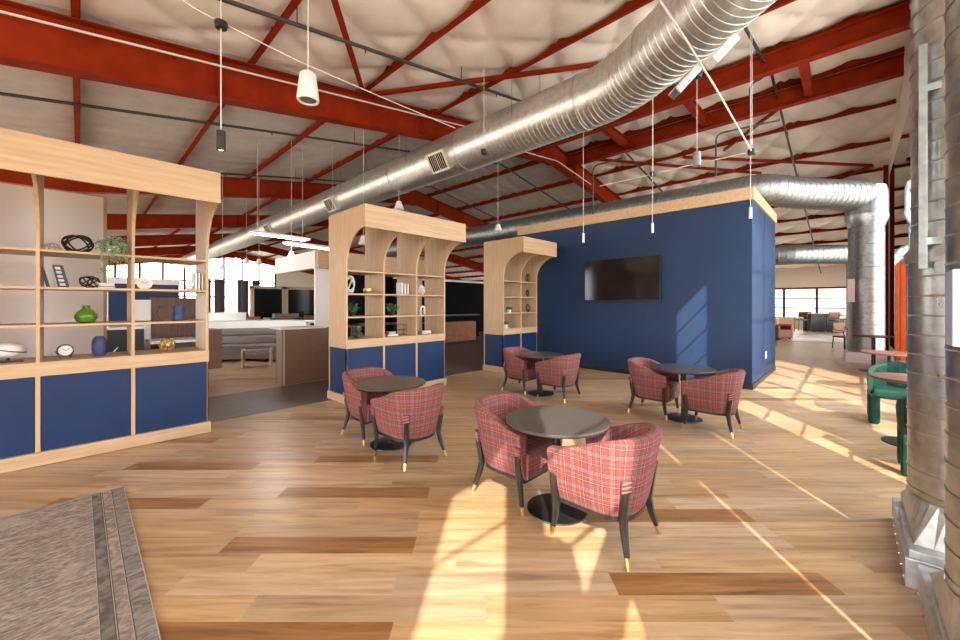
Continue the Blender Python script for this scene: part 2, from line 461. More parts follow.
# two deep girders either side of the ridge, end wall to first frame, with struts between
def ibeam(b, p, q, h, w):
    p, q = Vector(p), Vector(q)
    b.bar(p, q, .012, h); b.bar(p + Vector((0, 0, h / 2)), q + Vector((0, 0, h / 2)), w, .018); b.bar(p - Vector((0, 0, h / 2)), q - Vector((0, 0, h / 2)), w, .018)
for u in (9.9, 11.87):
    b = MB(); z = zt(u) - .21
    ibeam(b, (u, V0 + .05, z), (u, 7.2, z), .38, .2)
    struct(b.done('ridge_girder_beam', 'steel_red'))
for v in (.7, 2.87, 5.0):
    b = MB(); z = zt(9.9) - .2
    ibeam(b, (9.91, v, z), (11.86, v, z), .24, .14)
    struct(b.done('ridge_strut_beam', 'steel_red'))
# roof-plane cross bracing and short braces
def brace(p, q, dz=-.06, w=.09):
    b = MB()
    P, Q = Vector((p[0], p[1], zt(p[0]) + dz)), Vector((q[0], q[1], zt(q[0]) + dz))
    b.bar(P, Q, w, .012); b.bar(P + Vector((0, 0, .04)), Q + Vector((0, 0, .04)), .012, .08)
    struct(b.done('roof_brace_beam', 'steel_red'))
brace((4, 7.1), (7.9, 2.6)); brace((2.31, 4.85), (4, 7.1)); brace((.2, 2.0), (2.31, 4.85)); brace((11.9, 7.1), (16.2, 2.2)); brace((9.9, 5.0), (7.9, 2.6)); brace((11.9, .7), (14, 2.87)); brace((17.2, -.5), (13.8, 4.)); brace((17.2, -.5), (20.6, 4.))

# right wall: solid pieces and tall openings
OPEN = [(-9.0, -6.2, .1, 2.5), (-5.9, -3.2, .1, 2.5), (-1.86, -1.04, .25, 3.75), (-.78, .14, .25, 3.9), (1.41, 1.61, 0.02, 3.3), (1.80, 2.58, .3, 4.9), (2.645, 2.84, .02, 3.3), (2.91, 3.62, .3, 4.9), (4.17, 4.98, .15, 5.35),  # first two openings lie out of view, added for bounce light
        (5.75, 10.6, .3, 5.6), (11.1, 17.1, .3, 5.5), (17.7, 23.8, .3, 4.5), (24.3, 30.6, .5, 3.3)]
b = MB(); T0, T1 = V0 - .14, V0
prev = U0
for (a, c, z0, z1) in OPEN:
    for p, q in ((prev, min(a, RIDGE)), (max(prev, RIDGE), a)):
        if q > p + 1e-4 and (p >= prev): b.prism([(p, 0), (q, 0), (q, zt(q) + PUR), (p, zt(p) + PUR)], 1, T0, T1)
    b.box(a, T0, 0, c, T1, z0)
    b.prism([(a, z1), (c, z1), (c, zt(c) + PUR), (a, zt(a) + PUR)], 1, T0, T1)
    prev = c
b.prism([(prev, 0), (U1, 0), (U1, zt(U1) + PUR), (prev, zt(prev) + PUR)], 1, T0, T1)
for q in ([(-.78, .25), (-.54, .25), (-.54, 2.6), (-.78, 2.7)], [(.0, .25), (.14, .25), (.14, 2.6), (.0, 2.28)], [(-.6, 1.86), (.1, 2.2), (.1, 2.36), (-.6, 2.02)]): b.prism(q, 1, T0, T1)  # extra boards and slanted bar in one opening, added to shape the sun patches
struct(b.done('wall_right', 'cream'))
wn = 0
for i, (a, c, z0, z1) in enumerate(OPEN):
    if c - a < .25: continue
    wn += 1
    w = bpy.data.objects.new(f'window_{wn}', None); COL.objects.link(w); w.location = (a, V0 - .05, 0); struct(w)
    f = MB(); L_ = c - a
    n = max(1, round(L_ / 1.25)); hw = .01 if i < 9 else .02; step = (1.2, 1.2, .7, .7, 0, .9, 0, .9, .48)[i] if i < 9 else .95
    for k in range(n + 1):
        x = L_ * k / n; f.box(x - (.035 if n > 1 else .02), -.05, z0, x + (.035 if n > 1 else .02), .03, z1)
    z = z1
    while z > z0 - .01:
        f.box(0, -.01 - hw, z - hw, L_, -.01 + hw, z + hw); z -= step
    f.done('window_frame', 'pipe', w)
    if i >= 9:
        g = MB(); g.quad((0, .045, z0), (L_, .045, z0), (L_, .045, z1), (0, .045, z1)); g.done('pane', 'glass', w)
for u in (17.4,):
    b = MB(); b.box(u - .06, V0 + .003, 0, u + .06, V0 + .015, zt(u)); b.box(u - .06, V0 + .1, 0, u + .06, V0 + .112, zt(u)); b.box(u - .006, V0 + .015, 0, u + .006, V0 + .1, zt(u))
    struct(b.done('column_steel', 'steel_red'))

# far wall with a band of windows over a sill
b = MB()
FA, FB = U1, U1 + .15
b.box(FA, V0, 0, FB, V1, .72); b.box(FA, V0, 2.5, FB, V1, 4.1)
struct(b.done('wall_far', 'cream'))
b = MB(); b.box(FA - .03, V0, 2.47, FA, V1, 2.58); struct(b.done('trim_1', 'steel_red'))
w = bpy.data.objects.new('window_20', None); COL.objects.link(w); struct(w)
f = MB()
for k in range(20):
    v = -.1 + 1.58 * k; f.box(FA + .02, v - .06, .72, FA + .1, v + .06, 2.5)
for z in (1.3, 1.9): f.box(FA + .04, V0, z - .025, FA + .08, V1, z + .025)
f.done('window_frame', 'pipe', w)
b = MB(); b.prism([(33, -2), (60, 9), (120, 16), (120, -2)], 1, -60, 60); struct(b.done('hill', 'hill'))
# left end wall: glazed gable with dark mullions
b = MB(); b.box(U0, V1, 0, U1, V1 + .15, .5)
for p, q in ((U0, RIDGE), (RIDGE, U1)): b.prism([(p, zb(p)), (q, zb(q)), (q, zt(q) + .2), (p, zt(p) + .2)], 1, V1, V1 + .15)
b.prism([(U0, .5), (.5, .5), (.5, zb(.5)), (U0, zb(U0))], 1, V1, V1 + .15); b.prism([(15., .5), (U1, .5), (U1, zb(U1)), (15., zb(15.))], 1, V1, V1 + .15)
struct(b.done('wall_left', 'cream'))
w = bpy.data.objects.new('window_21', None); COL.objects.link(w); struct(w)
f = MB(); u = .5
while u < 15.: f.box(u - .09, V1 + .02, .5, u + .09, V1 + .1, zb(u)); u += 1.6
for h in (2.2, 3.7): f.box(.5, V1 + .03, h, 15, V1 + .09, h + .14)
f.done('window_frame', 'pipe', w)

# the blue room inside the hall
BX, BR, BL, BE, BH = 8.40, 1.28, 6.62, 11.35, 3.44
b = MB(); b.box(BX, BR, 0, BX + .12, BL, BH); b.box(BX + .12, BR, 0, BE, BR + .12, BH); b.box(BE - .12, BR + .12, 0, BE, BL, BH); b.box(BX + .12, BL - .12, 0, BE - .12, BL, BH)
b.box(BX + .12, BR + .12, BH - .1, BE - .12, BL - .12, BH)
for u in (9.8, 11.0): b.box(u - .006, BR - .004, .1, u + .006, BR, BH)
struct(b.done('wall_blue_room', 'wallblue'))
b = MB(); b.box(BX - .03, BR - .03, BH, BX + .09, BL, BH + .22); b.box(BX + .09, BR - .03, BH, BE + .02, BR + .09, BH + .22)
struct(b.done('trim_2', 'maple_h'))
b = MB(); b.box(BX - .015, BR - .015, .004, BX, BL, .1); b.box(BX, BR - .015, .004, BE, BR, .1)
struct(b.done('baseboard_blue_room', 'black'))

# ------------------------------------------------------------------ bookcases
BV, BD = 5.60, .60
LEVELS = (1.35, 1.717, 2.08)
def bookcase(label, u0, W, n, left_navy=True):
    t = thing('bookcase', label, 'bookcase', (u0, BV, 0), 0, 'maple bookcases with navy cabinets')
    step = W / n; th = .026
    b = MB(); b.box(-.02, -.025, .004, W + .02, BD + .02, .13); b.done('plinth', 'maple_h', t, bevel=.003)
    b = MB(); b.box(.012, .02, .13, W - .012, BD - .012, .86)
    for k in range(n + 1):
        x = k * step; b.box(max(0, x - .016), 0, .13, min(W, x + .016), .03, .86)
    for x0, x1 in ((0, .012), (W - .012, W)): b.box(x0, BD - .03, .13, x1, BD, .86); b.box(x0, 0, .13, x1, .03, .86)
    b.done('carcass', 'maple_v', t)
    for k in range(n):
        b = MB(); b.box(k * step + .018, .006, .134, (k + 1) * step - .018, .022, .852); b.done('cabinet_panel', 'navy', t, bevel=.002)
    if left_navy:
        b = MB(); b.box(.003, .032, .134, .013, BD - .032, .852); b.done('cabinet_side_panel', 'navy', t)
    b = MB(); b.box(-.003, -.004, .856, W + .003, BD, .99); b.done('counter', 'maple_h', t, bevel=.002)
    arc = [(-.545 + .545 * math.cos(PI / 2 * k / 16), 2.16 + .51 * math.sin(PI / 2 * k / 16)) for k in range(17)]
    poly = [(BD, .99), (BD, 2.985), (-.545, 2.985)] + arc[::-1] + [(0, .99)]
    for k in range(n + 1):
        x = k * step; x0 = 0 if k == 0 else (W - th if k == n else x - th / 2)
        b = MB(); b.prism(poly, 0, x0, x0 + th); b.done('upright_panel', 'maple_v', t)
    for z in LEVELS:
        for k in range(n):
            b = MB(); b.box(k * step + .012, .004, z - .022, (k + 1) * step - .012, BD - .003, z); b.done('shelf', 'maple_h', t)
    b = MB(); b.box(-.002, -.568, 2.665, W + .002, -.545, 2.987); b.box(-.002, -.568, 2.987, W + .002, BD + .002, 3.0)
    b.done('header', 'maple_h', t)
    return t
bookcase('long wooden bookcase with navy cabinets standing beside the patterned rug', -1.64, 2.72, 4, False)
bookcase('open three-bay wooden bookcase with three arches and navy cabinets behind a round table', 2.845, 2.01, 3)
bookcase('narrow two-bay wooden bookcase with navy cabinet next to the blue wall', 6.57, 1.29, 2)

# ------------------------------------------------------------------ tub chairs
def shell_path(n=40):
    """plan of the tub from the right arm front, round the back, to the left arm front (front = +y)."""
    pts = []
    for k in range(9): pts.append((.275, .27 - .27 * k / 8))
    for k in range(1, n):
        a = PI * k / n
        c, s_ = math.cos(a), math.sin(a); e = 2 / 2.5
        pts.append((.275 * math.copysign(abs(c) ** e, c), -.285 * abs(s_) ** e))
    for k in range(9): pts.append((-.275, .27 * k / 8))
    return pts
def sm(x): x = max(0, min(1, x)); return x * x * (3 - 2 * x)
def make_chair(label):
    t = thing('tub_chair', label, 'chair', (0, 0, 0), 0, 'rose plaid tub chairs')
    P = shell_path(); n = len(P)
    bm = bmesh.new(); uvl = bm.loops.layers.uv.new('UVMap'); UV = {}
    acc = [0.]
    for a, b_ in zip(P, P[1:]): acc.append(acc[-1] + math.hypot(b_[0] - a[0], b_[1] - a[1]))
    rows = []
    for i, (x, y) in enumerate(P):
        p, q = Vector(P[max(i - 1, 0)]), Vector(P[min(i + 1, n - 1)]); tn = (q - p).normalized(); nr = Vector((-tn.y, tn.x))
        if nr.dot(Vector((x, y + .0))) < 0: nr = -nr
        top = .592 + .158 * (.45 * max(0, min(1, (.27 - y) / .53)) + .55 * sm((.27 - y) / .53))
        lean = .045 * sm((.1 - y) / .35)
        prof = []
        # outside from bottom to top, crown, inside down, close underneath
        for f, off in ((0, -.05), (.10, -.03), (.30, -.008), (.65, .008), (.93, .022), (.985, .016), (1., -.004), (1., -.034), (.985, -.052), (.93, -.058), (.6, -.05), (.42, -.05), (0, -.075)):
            z = .25 + (top - .25) * f
            o = off + (lean * (f - .3) if off > -.03 or f > .5 else 0)
            yy = y + nr.y * o
            prof.append((x + nr.x * o, yy, z))
        rows.append(prof)
    V = []
    for i, pr in enumerate(rows):
        r = []; s = 0
        for j, p in enumerate(pr):
            if j: s += (Vector(p) - Vector(pr[j - 1])).length
            v = bm.verts.new(p); r.append(v); UV[v] = (acc[i], .25 + s)
        V.append(r)
    m = len(V[0])
    for i in range(n - 1):
        for j in range(m):
            f = bm.faces.new((V[i][j], V[i + 1][j], V[i + 1][(j + 1) % m], V[i][(j + 1) % m]))
            f.smooth = True
    for r in (V[0], V[-1]): bm.faces.new(r)
    bmesh.ops.recalc_face_normals(bm, faces=bm.faces)
    for f in bm.faces:
        us = [UV[l.vert] for l in f.loops]
        for l in f.loops: l[uvl].uv = UV[l.vert]
    me = bpy.data.meshes.new('shell'); bm.to_mesh(me); bm.free(); me.materials.append(M['plaid']); me.set_sharp_from_angle(angle=math.radians(50))
    o = bpy.data.objects.new('shell', me); COL.objects.link(o); o.parent = t
    # seat cushion: fills the tub, front face upholstered
    bm = bmesh.new(); uvl = bm.loops.layers.uv.new('UVMap')
    ins = [(x * .80, y * .80 if y < 0 else y * 1.06) for x, y in P]
    loops = []
    for z, sc, fr in ((.252, .985, 0), (.27, 1., 0), (.41, 1., .006), (.435, .985, .004), (.445, .94, -.01)):
        loops.append([bm.verts.new((x * sc, y * sc + (fr if y > .2 else 0), z)) for x, y in ins])
    k = len(ins)
    for A, B in zip(loops, loops[1:]):
        for i in range(k): bm.faces.new((A[i], A[(i + 1) % k], B[(i + 1) % k], B[i])).smooth = True
    bm.faces.new(loops[0][::-1]); bm.faces.new(loops[-1])
    bmesh.ops.recalc_face_normals(bm, faces=bm.faces)
    for f in bm.faces:
        for l in f.loops:
            c = l.vert.co; l[uvl].uv = (c.x, c.y) if abs(f.normal.z) > .6 else (c.x + c.y * .5, c.z)
    me = bpy.data.meshes.new('seat'); bm.to_mesh(me); bm.free(); me.materials.append(M['plaid']); me.set_sharp_from_angle(angle=math.radians(40))
    o = bpy.data.objects.new('seat', me); COL.objects.link(o); o.parent = t
    b = MB(); b.prism([(x * .84, y * .84 if y < 0 else y * .98) for x, y in P], 2, .226, .25); b.done('base_rail', 'legwood', t)
    for sx, sy in ((1, 1), (-1, 1), (1, -1), (-1, -1)):
        if sy > 0: top, knee, foot = Vector((.276 * sx, .238, .435)), Vector((.255 * sx, .23, .25)), Vector((.252 * sx, .26, 0))
        else: top, knee, foot = Vector((.214 * sx, -.230, .435)), Vector((.196 * sx, -.206, .25)), Vector((.252 * sx, -.262, 0))
        pts = [top, top.lerp(knee, .5) + Vector((0, 0, 0)), knee, knee.lerp(foot, .35) - Vector((.006 * sx, .006 * sy, 0)), knee.lerp(foot, .76) - Vector((.003 * sx, .003 * sy, 0))]
        rad = [.026, .027, .027, .023, .0165]
        leg = MB(); leg.tube(pts, rad, 6); lo = leg.done('leg', 'legwood', t, smooth=55)
        fe = MB(); fe.tube([pts[-1], pts[-1].lerp(foot, .98), Vector((foot.x, foot.y, 0))], [.0175, .0135, .0135], 10); fe.done('ferrule', 'brass', lo, smooth=50)
        tb = MB(); d = (Vector((top.x, top.y, 0))).normalized() if sy < 0 else Vector((sx, 0, 0))
        c = top + Vector((0, 0, .03)); sd = Vector((-d.y, d.x, 0)) * .036
        A = [c - sd - d * .045 + Vector((0, 0, z)) for z in (-.045, .045)]; 
        pts8 = [c + sd * a + d * dd + Vector((0, 0, z)) for z in (-.045, .04) for a, dd in ((-.92, -.05), (.92, -.05), (.85, .012 + .016 * (z > 0)), (-.85, .012 + .016 * (z > 0)))]
        vv = [tb.bm.verts.new(p) for p in pts8]
        for f in ((3, 2, 1, 0), (4, 5, 6, 7), (0, 1, 5, 4), (1, 2, 6, 5), (2, 3, 7, 6), (3, 0, 4, 7)): tb.bm.faces.new([vv[i] for i in f])
        uvl = tb.bm.loops.layers.uv.new('UVMap')
        for f in tb.bm.faces:
            for l in f.loops: l[uvl].uv = (l.vert.co.x + l.vert.co.y, l.vert.co.z)
        tb.done('leg_tab', 'plaid', lo, bevel=.006)
    return t
def make_table(label):
    t = thing('round_table', label, 'table', (0, 0, 0), 0, 'round dark cafe tables')
    b = MB(); b.lathe([(.36, .655), (.378, .662), (.384, .67), (.384, .681), (.38, .685), (0, .685)], seg=56); b.done('tabletop', 'tabletop', t, smooth=40)
    b = MB(); b.lathe([(.03, .02), (.03, .64), (.13, .642), (.13, .655), (0, .655)], seg=24); b.done('pedestal', 'black', t, smooth=40)
    b = MB(); b.lathe([(.222, 0), (.225, .004), (.222, .012), (.06, .02), (0, .02)], seg=48); b.done('base_plate', 'black', t, smooth=40)
    return t
SETS = [   # table, chair with its back to the camera, chair across the table
    ((2.50, 1.60), (2.46, 1.19), (2.50, 1.99), 'nearest round dark table, sunlit between the two large plaid chairs',
     'plaid tub chair nearest the camera with sun across its back', 'plaid tub chair across the nearest table, facing the camera side'),
    ((2.39, 3.67), (2.34, 3.24), (2.41, 4.10), 'round dark table in front of the three-bay bookcase',
     'plaid tub chair with its back to the camera at the table by the three-bay bookcase', 'plaid tub chair close to the navy cabinets of the three-bay bookcase'),
    ((5.53, 3.86), (5.49, 3.47), (5.52, 4.26), 'farthest round dark table, near the narrow bookcase',
     'plaid tub chair at the farthest table with its back to the camera', 'plaid tub chair at the farthest table beside the narrow bookcase'),
    ((5.67, 1.63), (5.47, 1.24), (5.68, 2.03), 'round dark table beside the sun patch on the blue wall',
     'plaid tub chair near the corner of the blue wall, back to the camera', 'plaid tub chair below the television side, across the table by the blue wall')]
c0 = t0 = None
for (tp, ca, cb, lt_, la, lb) in SETS:
    if c0 is None:
        t0 = make_table(lt_); t0.location = (*tp, 0)
        c0 = make_chair(la); c0.location = (*ca, 0)
    else:
        dup(t0, (*tp, 0), .3, lt_); dup(c0, (*ca, 0), 0, la)
    dup(c0, (*cb, 0), PI, lb)

# television
tv = thing('television', 'large black wall television mounted on the blue wall', 'television', (BX - .0215, 0, 0))
pa, pc = at_u(585.3, 300, BX - .06), at_u(660.8, 300, BX - .06)
zt_, zb_ = at_u(660.8, 254.5, BX - .06).z, at_u(660.8, 300.5, BX - .06).z
b = MB(); b.box(-.07, pc.y, zb_, -.03, pa.y, zt_); b.done('casing', 'black', tv, bevel=.004)
b = MB(); b.box(-.0725, pc.y + .012, zb_ + .02, -.0705, pa.y - .012, zt_ - .012); b.done('screen', 'screen', tv)
b = MB(); b.box(-.03, (pa.y + pc.y) / 2 - .3, zb_ + .2, .0205, (pa.y + pc.y) / 2 + .3, zt_ - .2); b.done('wall_bracket', 'blackmatte', tv)
b = MB(); b.box(-.078, (pa.y + pc.y) / 2 - .05, zb_ - .012, -.05, (pa.y + pc.y) / 2 + .05, zb_); b.done('sensor_bar', 'black', tv)

# rug: origin on its near-right... far corner so the border pattern follows the edges
b = MB(); b.box(-2.6, -3.1, .0005, 0, 0, .011)
tag(b.done('rug', 'rug', loc=(.26, 4.42, 0), bevel=.004), 'faded grey and taupe patterned rug on the plank floor', 'rug')

# light switch on the blue room's side
p = at_v(765.8, 355, BR)
sw = thing('light_switch', 'white switch plate on the side of the blue room', 'switch', (p.x, BR, p.z))
b = MB(); b.box(-.06, -.007, -.07, .06, -.0005, .07); b.done('plate', 'white', sw, bevel=.003)
b = MB(); b.box(-.02, -.011, -.035, .02, -.007, .035); b.done('rocker', 'porcelain', sw)

# ------------------------------------------------------------------ ducts
def arc_path(pts, rad, step=.12):
    """polyline with rounded corners"""
    P = [Vector(p) for p in pts]; out = [P[0]]
    for i in range(1, len(P) - 1):
        a, b_, c = P[i - 1], P[i], P[i + 1]
        d1, d2 = (a - b_).normalized(), (c - b_).normalized()
        r = min(rad, (a - b_).length * .49, (c - b_).length * .49)
        s, e = b_ + d1 * r, b_ + d2 * r
        for k in range(9):
            q = k / 8; out.append(s * (1 - q) ** 2 + b_ * 2 * q * (1 - q) + e * q * q)
    out.append(P[-1]); return out
def duct_mesh(pts, r, bend=.6, seam=.105, seg=36, hgt=.0048, end=None):
    P = arc_path(pts, bend); L = [0.]
    for a, b_ in zip(P, P[1:]): L.append(L[-1] + (b_ - a).length)
    def at(s):
        s = max(0, min(L[-1], s))
        for i in range(len(P) - 1):
            if s <= L[i + 1] + 1e-9:
                q = (s - L[i]) / max(L[i + 1] - L[i], 1e-9); return P[i].lerp(P[i + 1], q)
        return P[-1]
    st = [0.]; rr = [r]; s = seam * .5
    while s < L[-1] - .03:
        for d, h in ((-.03, 0), (-.006, 0), (0, hgt), (.006, 0), (.03, 0)): st.append(s + d); rr.append(r + h)
        s += seam
    st.append(L[-1]); rr.append(r)
    b = MB(); b.tube([at(x) for x in st], rr, seg); return b
def flange(b, c, axis, r, w=.05):
    c, axis = Vector(c), Vector(axis).normalized()
    b.tube([c - axis * w / 2, c + axis * w / 2], r, 36); return b

UD, ZD, RD = 6.10, 5.06, .455
du = thing('spiral_duct', 'long galvanized spiral duct running the length of the hall under the roof', 'duct', (UD, 7.0, ZD))
du_o = Vector((UD, 7.0, ZD))
path = [Vector((UD, 45., ZD)), Vector((UD, 2.75, ZD)), Vector((5.0, .95, ZD)), Vector((4.0, -.2, ZD + .05)), Vector((3.4, -.3, ZD + .35))]
b = duct_mesh([p - du_o for p in path], RD, .55); b.done('duct_pipe', 'galv', du, smooth=35)
for p, a in (((UD, 3.35, ZD), (0, 1, 0)), ((5.6, 1.93, ZD), (.52, .85, 0)), ((UD, 8.9, ZD), (0, 1, 0)), ((UD, 6.3, ZD), (0, 1, 0)), ((UD, 12.5, ZD), (0, 1, 0))):
    b = MB(); flange(b, Vector(p) - du_o, a, RD + .014, .06); b.done('joint_collar', 'galv_dull', du, smooth=35)
def register(v, ang=-.75, u=UD):
    # supply grille saddled on the lower camera-side of the duct
    t_ = PI + .55
    c = Vector((u + (RD + .03) * math.cos(t_), v, ZD + (RD + .03) * math.sin(t_)))
    n = Vector((math.cos(t_), 0, math.sin(t_))); s = Vector((0, 1, 0)); w = n.cross(s)
    b = MB(); b.bar(c - s * .3 - du_o, c + s * .3 - du_o, .44, .14, n)
    o = b.done('register_box', 'galv_dull', du)
    b = MB(); q = c + n * .076
    b.bar(q - s * .28 - w * .19 - du_o, q + s * .28 - w * .19 - du_o, .03, .012, n); b.bar(q - s * .28 + w * .19 - du_o, q + s * .28 + w * .19 - du_o, .03, .012, n)
    b.bar(q - s * .27 - w * .2 - du_o, q - s * .27 + w * .2 - du_o, .03, .012, n); b.bar(q + s * .27 - w * .2 - du_o, q + s * .27 + w * .2 - du_o, .03, .012, n); b.bar(q - w * .2 - du_o, q + w * .2 - du_o, .02, .012, n)
    for k in range(9):
        d = s * (-.24 + .48 * k / 8); b.bar(q + d - w * .19 - du_o, q + d + w * .19 - du_o, .006, .012, n)
    b.done('grille', 'cream', o)
    b = MB(); b.bar(c + n * .0712 - s * .27 - du_o, c + n * .0712 + s * .27 - du_o, .36, .002, n); b.done('grille_opening', 'blackmatte', o)
for v in (6.75, 12.2, 18.2): register(v)
for v in (4.6, 8.0, 11.5, 16, 21, 26):
    b = MB()
    for sx in (-1, 1): b.tube([Vector((UD + sx * (RD - .0), v, ZD)) - du_o, Vector((UD + sx * RD, v, zt(UD) + PUR)) - du_o], .004, 6)
    b.done('hanger_rod', 'pipe', du)
# white registers on the bend
for i, (px, py, d) in enumerate(((685, 82, 4.35), (722, 52, 4.25))):
    p = at_d(px, py, d); q = at_d(px + 22, py - 24, d)
    b = MB(); b.bar(p - (q - p) * .5 - du_o, q - (q - p) * .5 - du_o, .16, .09); b.done('bend_register', 'white' if i else 'galv_dull', du, bevel=.008)

def column_duct(label, cx, cy, r, base, z1, group, boot=None, top=None):
    t = thing('standing_duct', label, 'duct', (cx, cy, 0), 0, group)
    b = duct_mesh([(0, 0, base), (0, 0, z1)], r, seam=.118, seg=48, hgt=.0045); b.done('duct_pipe', 'galv_near', t, smooth=35)
    return t
g = 'upright ducts by the window wall'
A = column_duct('shiny upright spiral duct at the right edge with a strut strip fixed to it', 3.66, -.53, .27, .36, 1.85, g)
b = MB(); b.lathe([(.285, 1.80), (.285, 1.86), (.258, 1.90), (.258, 2.0)], seg=40); b.done('reducer_collar', 'galv_dull', A, smooth=35)
b = duct_mesh([(0, 0, 1.98), (0, 0, 5.6)], .255, seam=.118, seg=40, hgt=.006); b.done('upper_pipe', 'galv_near', A, smooth=35)
b = MB(); b.box(-.215, .225, 1.76, -.178, .24, 3.08); b.box(-.217, .205, 1.76, -.212, .24, 3.08); b.box(-.181, .205, 1.76, -.176, .24, 2.9); b.box(-.21, .15, 1.9, -.18, .23, 1.94); b.box(-.21, .15, 2.8, -.18, .23, 2.84)
b.done('strut_strip', 'galv_col', A)
def boot(parent, x0, x1, y0, y1, r):
    b = MB(); b.box(x0, y0, .0, x1, y1, .16); b.box(x0 + .02, y0 + .02, .16, x1 - .3, y1 - .015, .2)
    o = b.done('floor_boot', 'galv_dull', parent, bevel=.004)
    b = MB(); n = 40; lo = []; hi = []
    sq = min(x1, -x0, .42)
    for k in range(n):
        a = 2 * PI * k / n; c, s_ = math.cos(a), math.sin(a); m = max(abs(c), abs(s_))
        lo.append(b.bm.verts.new((c / m * sq, s_ / m * .275, .198))); hi.append(b.bm.verts.new((c * (r + .004), s_ * (r + .004), .38)))
    for k in range(n): b.bm.faces.new((lo[k], lo[(k + 1) % n], hi[(k + 1) % n], hi[k]))
    b.done('transition', 'galv_dull', parent)
    b = MB()
    for k in range(7):
        x = x0 + .06 + (x1 - x0 - .12) * k / 6; b.ball((x, y1 + .003, .03), .008, 1)
    b.done('bolt', 'chrome', o)
boot(A, -.52, .41, -.305, .315, .27)
B_ = column_duct('shiny upright spiral duct cut off by the right edge, nearest the camera', 2.54, -.56, .27, .36, 5.5, g)
boot(B_, -.85, .58, -.28, .30, .27)
b = MB(); b.box(-.27, .17, 1.39, -.11, .285, 1.68); b.done('access_panel', 'pale_panel', B_, bevel=.003)

C_ = thing('standing_duct', 'tall galvanized column duct with a wide collar standing on a white base', 'duct', (14.57, -.3, 0), 0, g)
b = MB(); b.box(-.4, -.4, 0, .4, .4, .27); b.done('base', 'white', C_, bevel=.006)
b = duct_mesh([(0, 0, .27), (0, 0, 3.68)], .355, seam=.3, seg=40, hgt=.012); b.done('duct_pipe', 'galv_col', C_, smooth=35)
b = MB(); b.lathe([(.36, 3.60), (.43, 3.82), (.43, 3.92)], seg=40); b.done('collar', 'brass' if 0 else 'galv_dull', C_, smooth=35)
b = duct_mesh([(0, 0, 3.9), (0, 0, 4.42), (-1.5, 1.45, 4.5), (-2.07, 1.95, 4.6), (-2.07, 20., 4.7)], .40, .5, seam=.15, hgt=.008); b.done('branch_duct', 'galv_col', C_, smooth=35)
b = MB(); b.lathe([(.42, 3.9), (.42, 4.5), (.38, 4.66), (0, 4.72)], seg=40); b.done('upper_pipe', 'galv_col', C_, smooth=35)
D_ = thing('standing_duct', 'farthest galvanized duct, its level branch seen beyond the blue room', 'duct', (21.2, -.25, 0), 0, g)
b = MB(); b.box(-.45, -.45, 0, .45, .45, .27); b.done('base', 'white', D_)
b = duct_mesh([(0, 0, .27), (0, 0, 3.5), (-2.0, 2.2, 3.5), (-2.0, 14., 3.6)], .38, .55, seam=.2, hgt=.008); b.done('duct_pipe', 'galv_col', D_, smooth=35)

# ------------------------------------------------------------------ ornaments on the bookcases
SHV = 5.84
def on(px, z, v=SHV):
    p = at_v(px, 300, v); return Vector((p.x, v, z + .0005))
def ellipse_ring(c, a, b_, rot, n=40):
    R = Matrix.Rotation(rot[2], 3, 'Z') @ Matrix.Rotation(rot[1], 3, 'Y') @ Matrix.Rotation(rot[0], 3, 'X')
    return [Vector(c) + R @ Vector((a * math.cos(2 * PI * k / n), b_ * math.sin(2 * PI * k / n), 0)) for k in range(n)]
def ring_knot(name, label, loc, w, h, r, mat, n=4, seed=1, cat='sculpture', group=None):
    rr = random.Random(seed); b = MB()
    for k in range(n):
        rot = (rr.uniform(.6, 1.25) * (1 if k % 2 else -1), rr.uniform(-.3, .3), PI * k / n + rr.uniform(-.3, .3))
        b.tube(ellipse_ring((0, 0, 0), w / 2, w / 2 * .8, rot), r, 8, closed=True)
    lo = min(v.co.z for v in b.bm.verts); hi = max(v.co.z for v in b.bm.verts)
    for v in b.bm.verts: v.co.z = (v.co.z - lo) / (hi - lo) * h
    return tag(b.done(name, mat, smooth=60, loc=loc), label, cat, group)
ring_knot('ring_sculpture', 'large dark tangled ring ornament on the top shelf of the long bookcase', on(78, LEVELS[2]), .23, .20, .0075, 'darkmetal', 5, 3)
ring_knot('ring_sculpture', 'small dark looped wire ornament on the second shelf of the long bookcase', on(90, LEVELS[1]), .165, .135, .0055, 'darkmetal', 5, 8)
t = thing('wire_dome', 'small pale rattan dome ornament beside the tangled rings', 'ornament', on(52, LEVELS[2]))
b = MB()
for k in range(5):
    a = PI * k / 5; b.tube([Vector((.07 * math.cos(q) * math.cos(a), .07 * math.cos(q) * math.sin(a), .002 + .085 * math.sin(q))) for q in [PI * i / 12 for i in range(13)]], .0035, 6)
b.tube(ellipse_ring((0, 0, .012), .07, .07, (0, 0, 0)), .004, 6, closed=True); b.tube(ellipse_ring((0, 0, .05), .057, .057, (0, 0, 0)), .003, 6, closed=True)
b.done('wire_frame', 'rattan', t); b = MB(); b.lathe([(.075, 0), (.075, .006), (0, .006)]); b.done('disc', 'rattan', t)
t = thing('book_stand', 'leaning black picture album with pale photos on its easel', 'album', on(61, LEVELS[1]))
b = MB(); b.box(-.1, -.05, 0, .13, .12, .006); b.done('tray', 'black', t)
b = MB(); b.prism([(-.10, .004), (-.075, .004), (-.125, .235), (-.15, .235)], 1, -.02, .07); b.prism([(-.02, .004), (.06, .004), (.015, .23), (-.06, .23)], 1, -.035, .055); b.done('album_cover', 'black', t, bevel=.002)
b = MB()
for k in range(5):
    q = k / 5; b.prism([(-.004 - .04 * q, .02 + .205 * q), (.035 - .045 * q, .02 + .205 * q), (.028 - .045 * q, .045 + .205 * q), (-.011 - .04 * q, .045 + .205 * q)], 1, -.0375, -.0352)
b.done('photo_strip', 'paper', t)
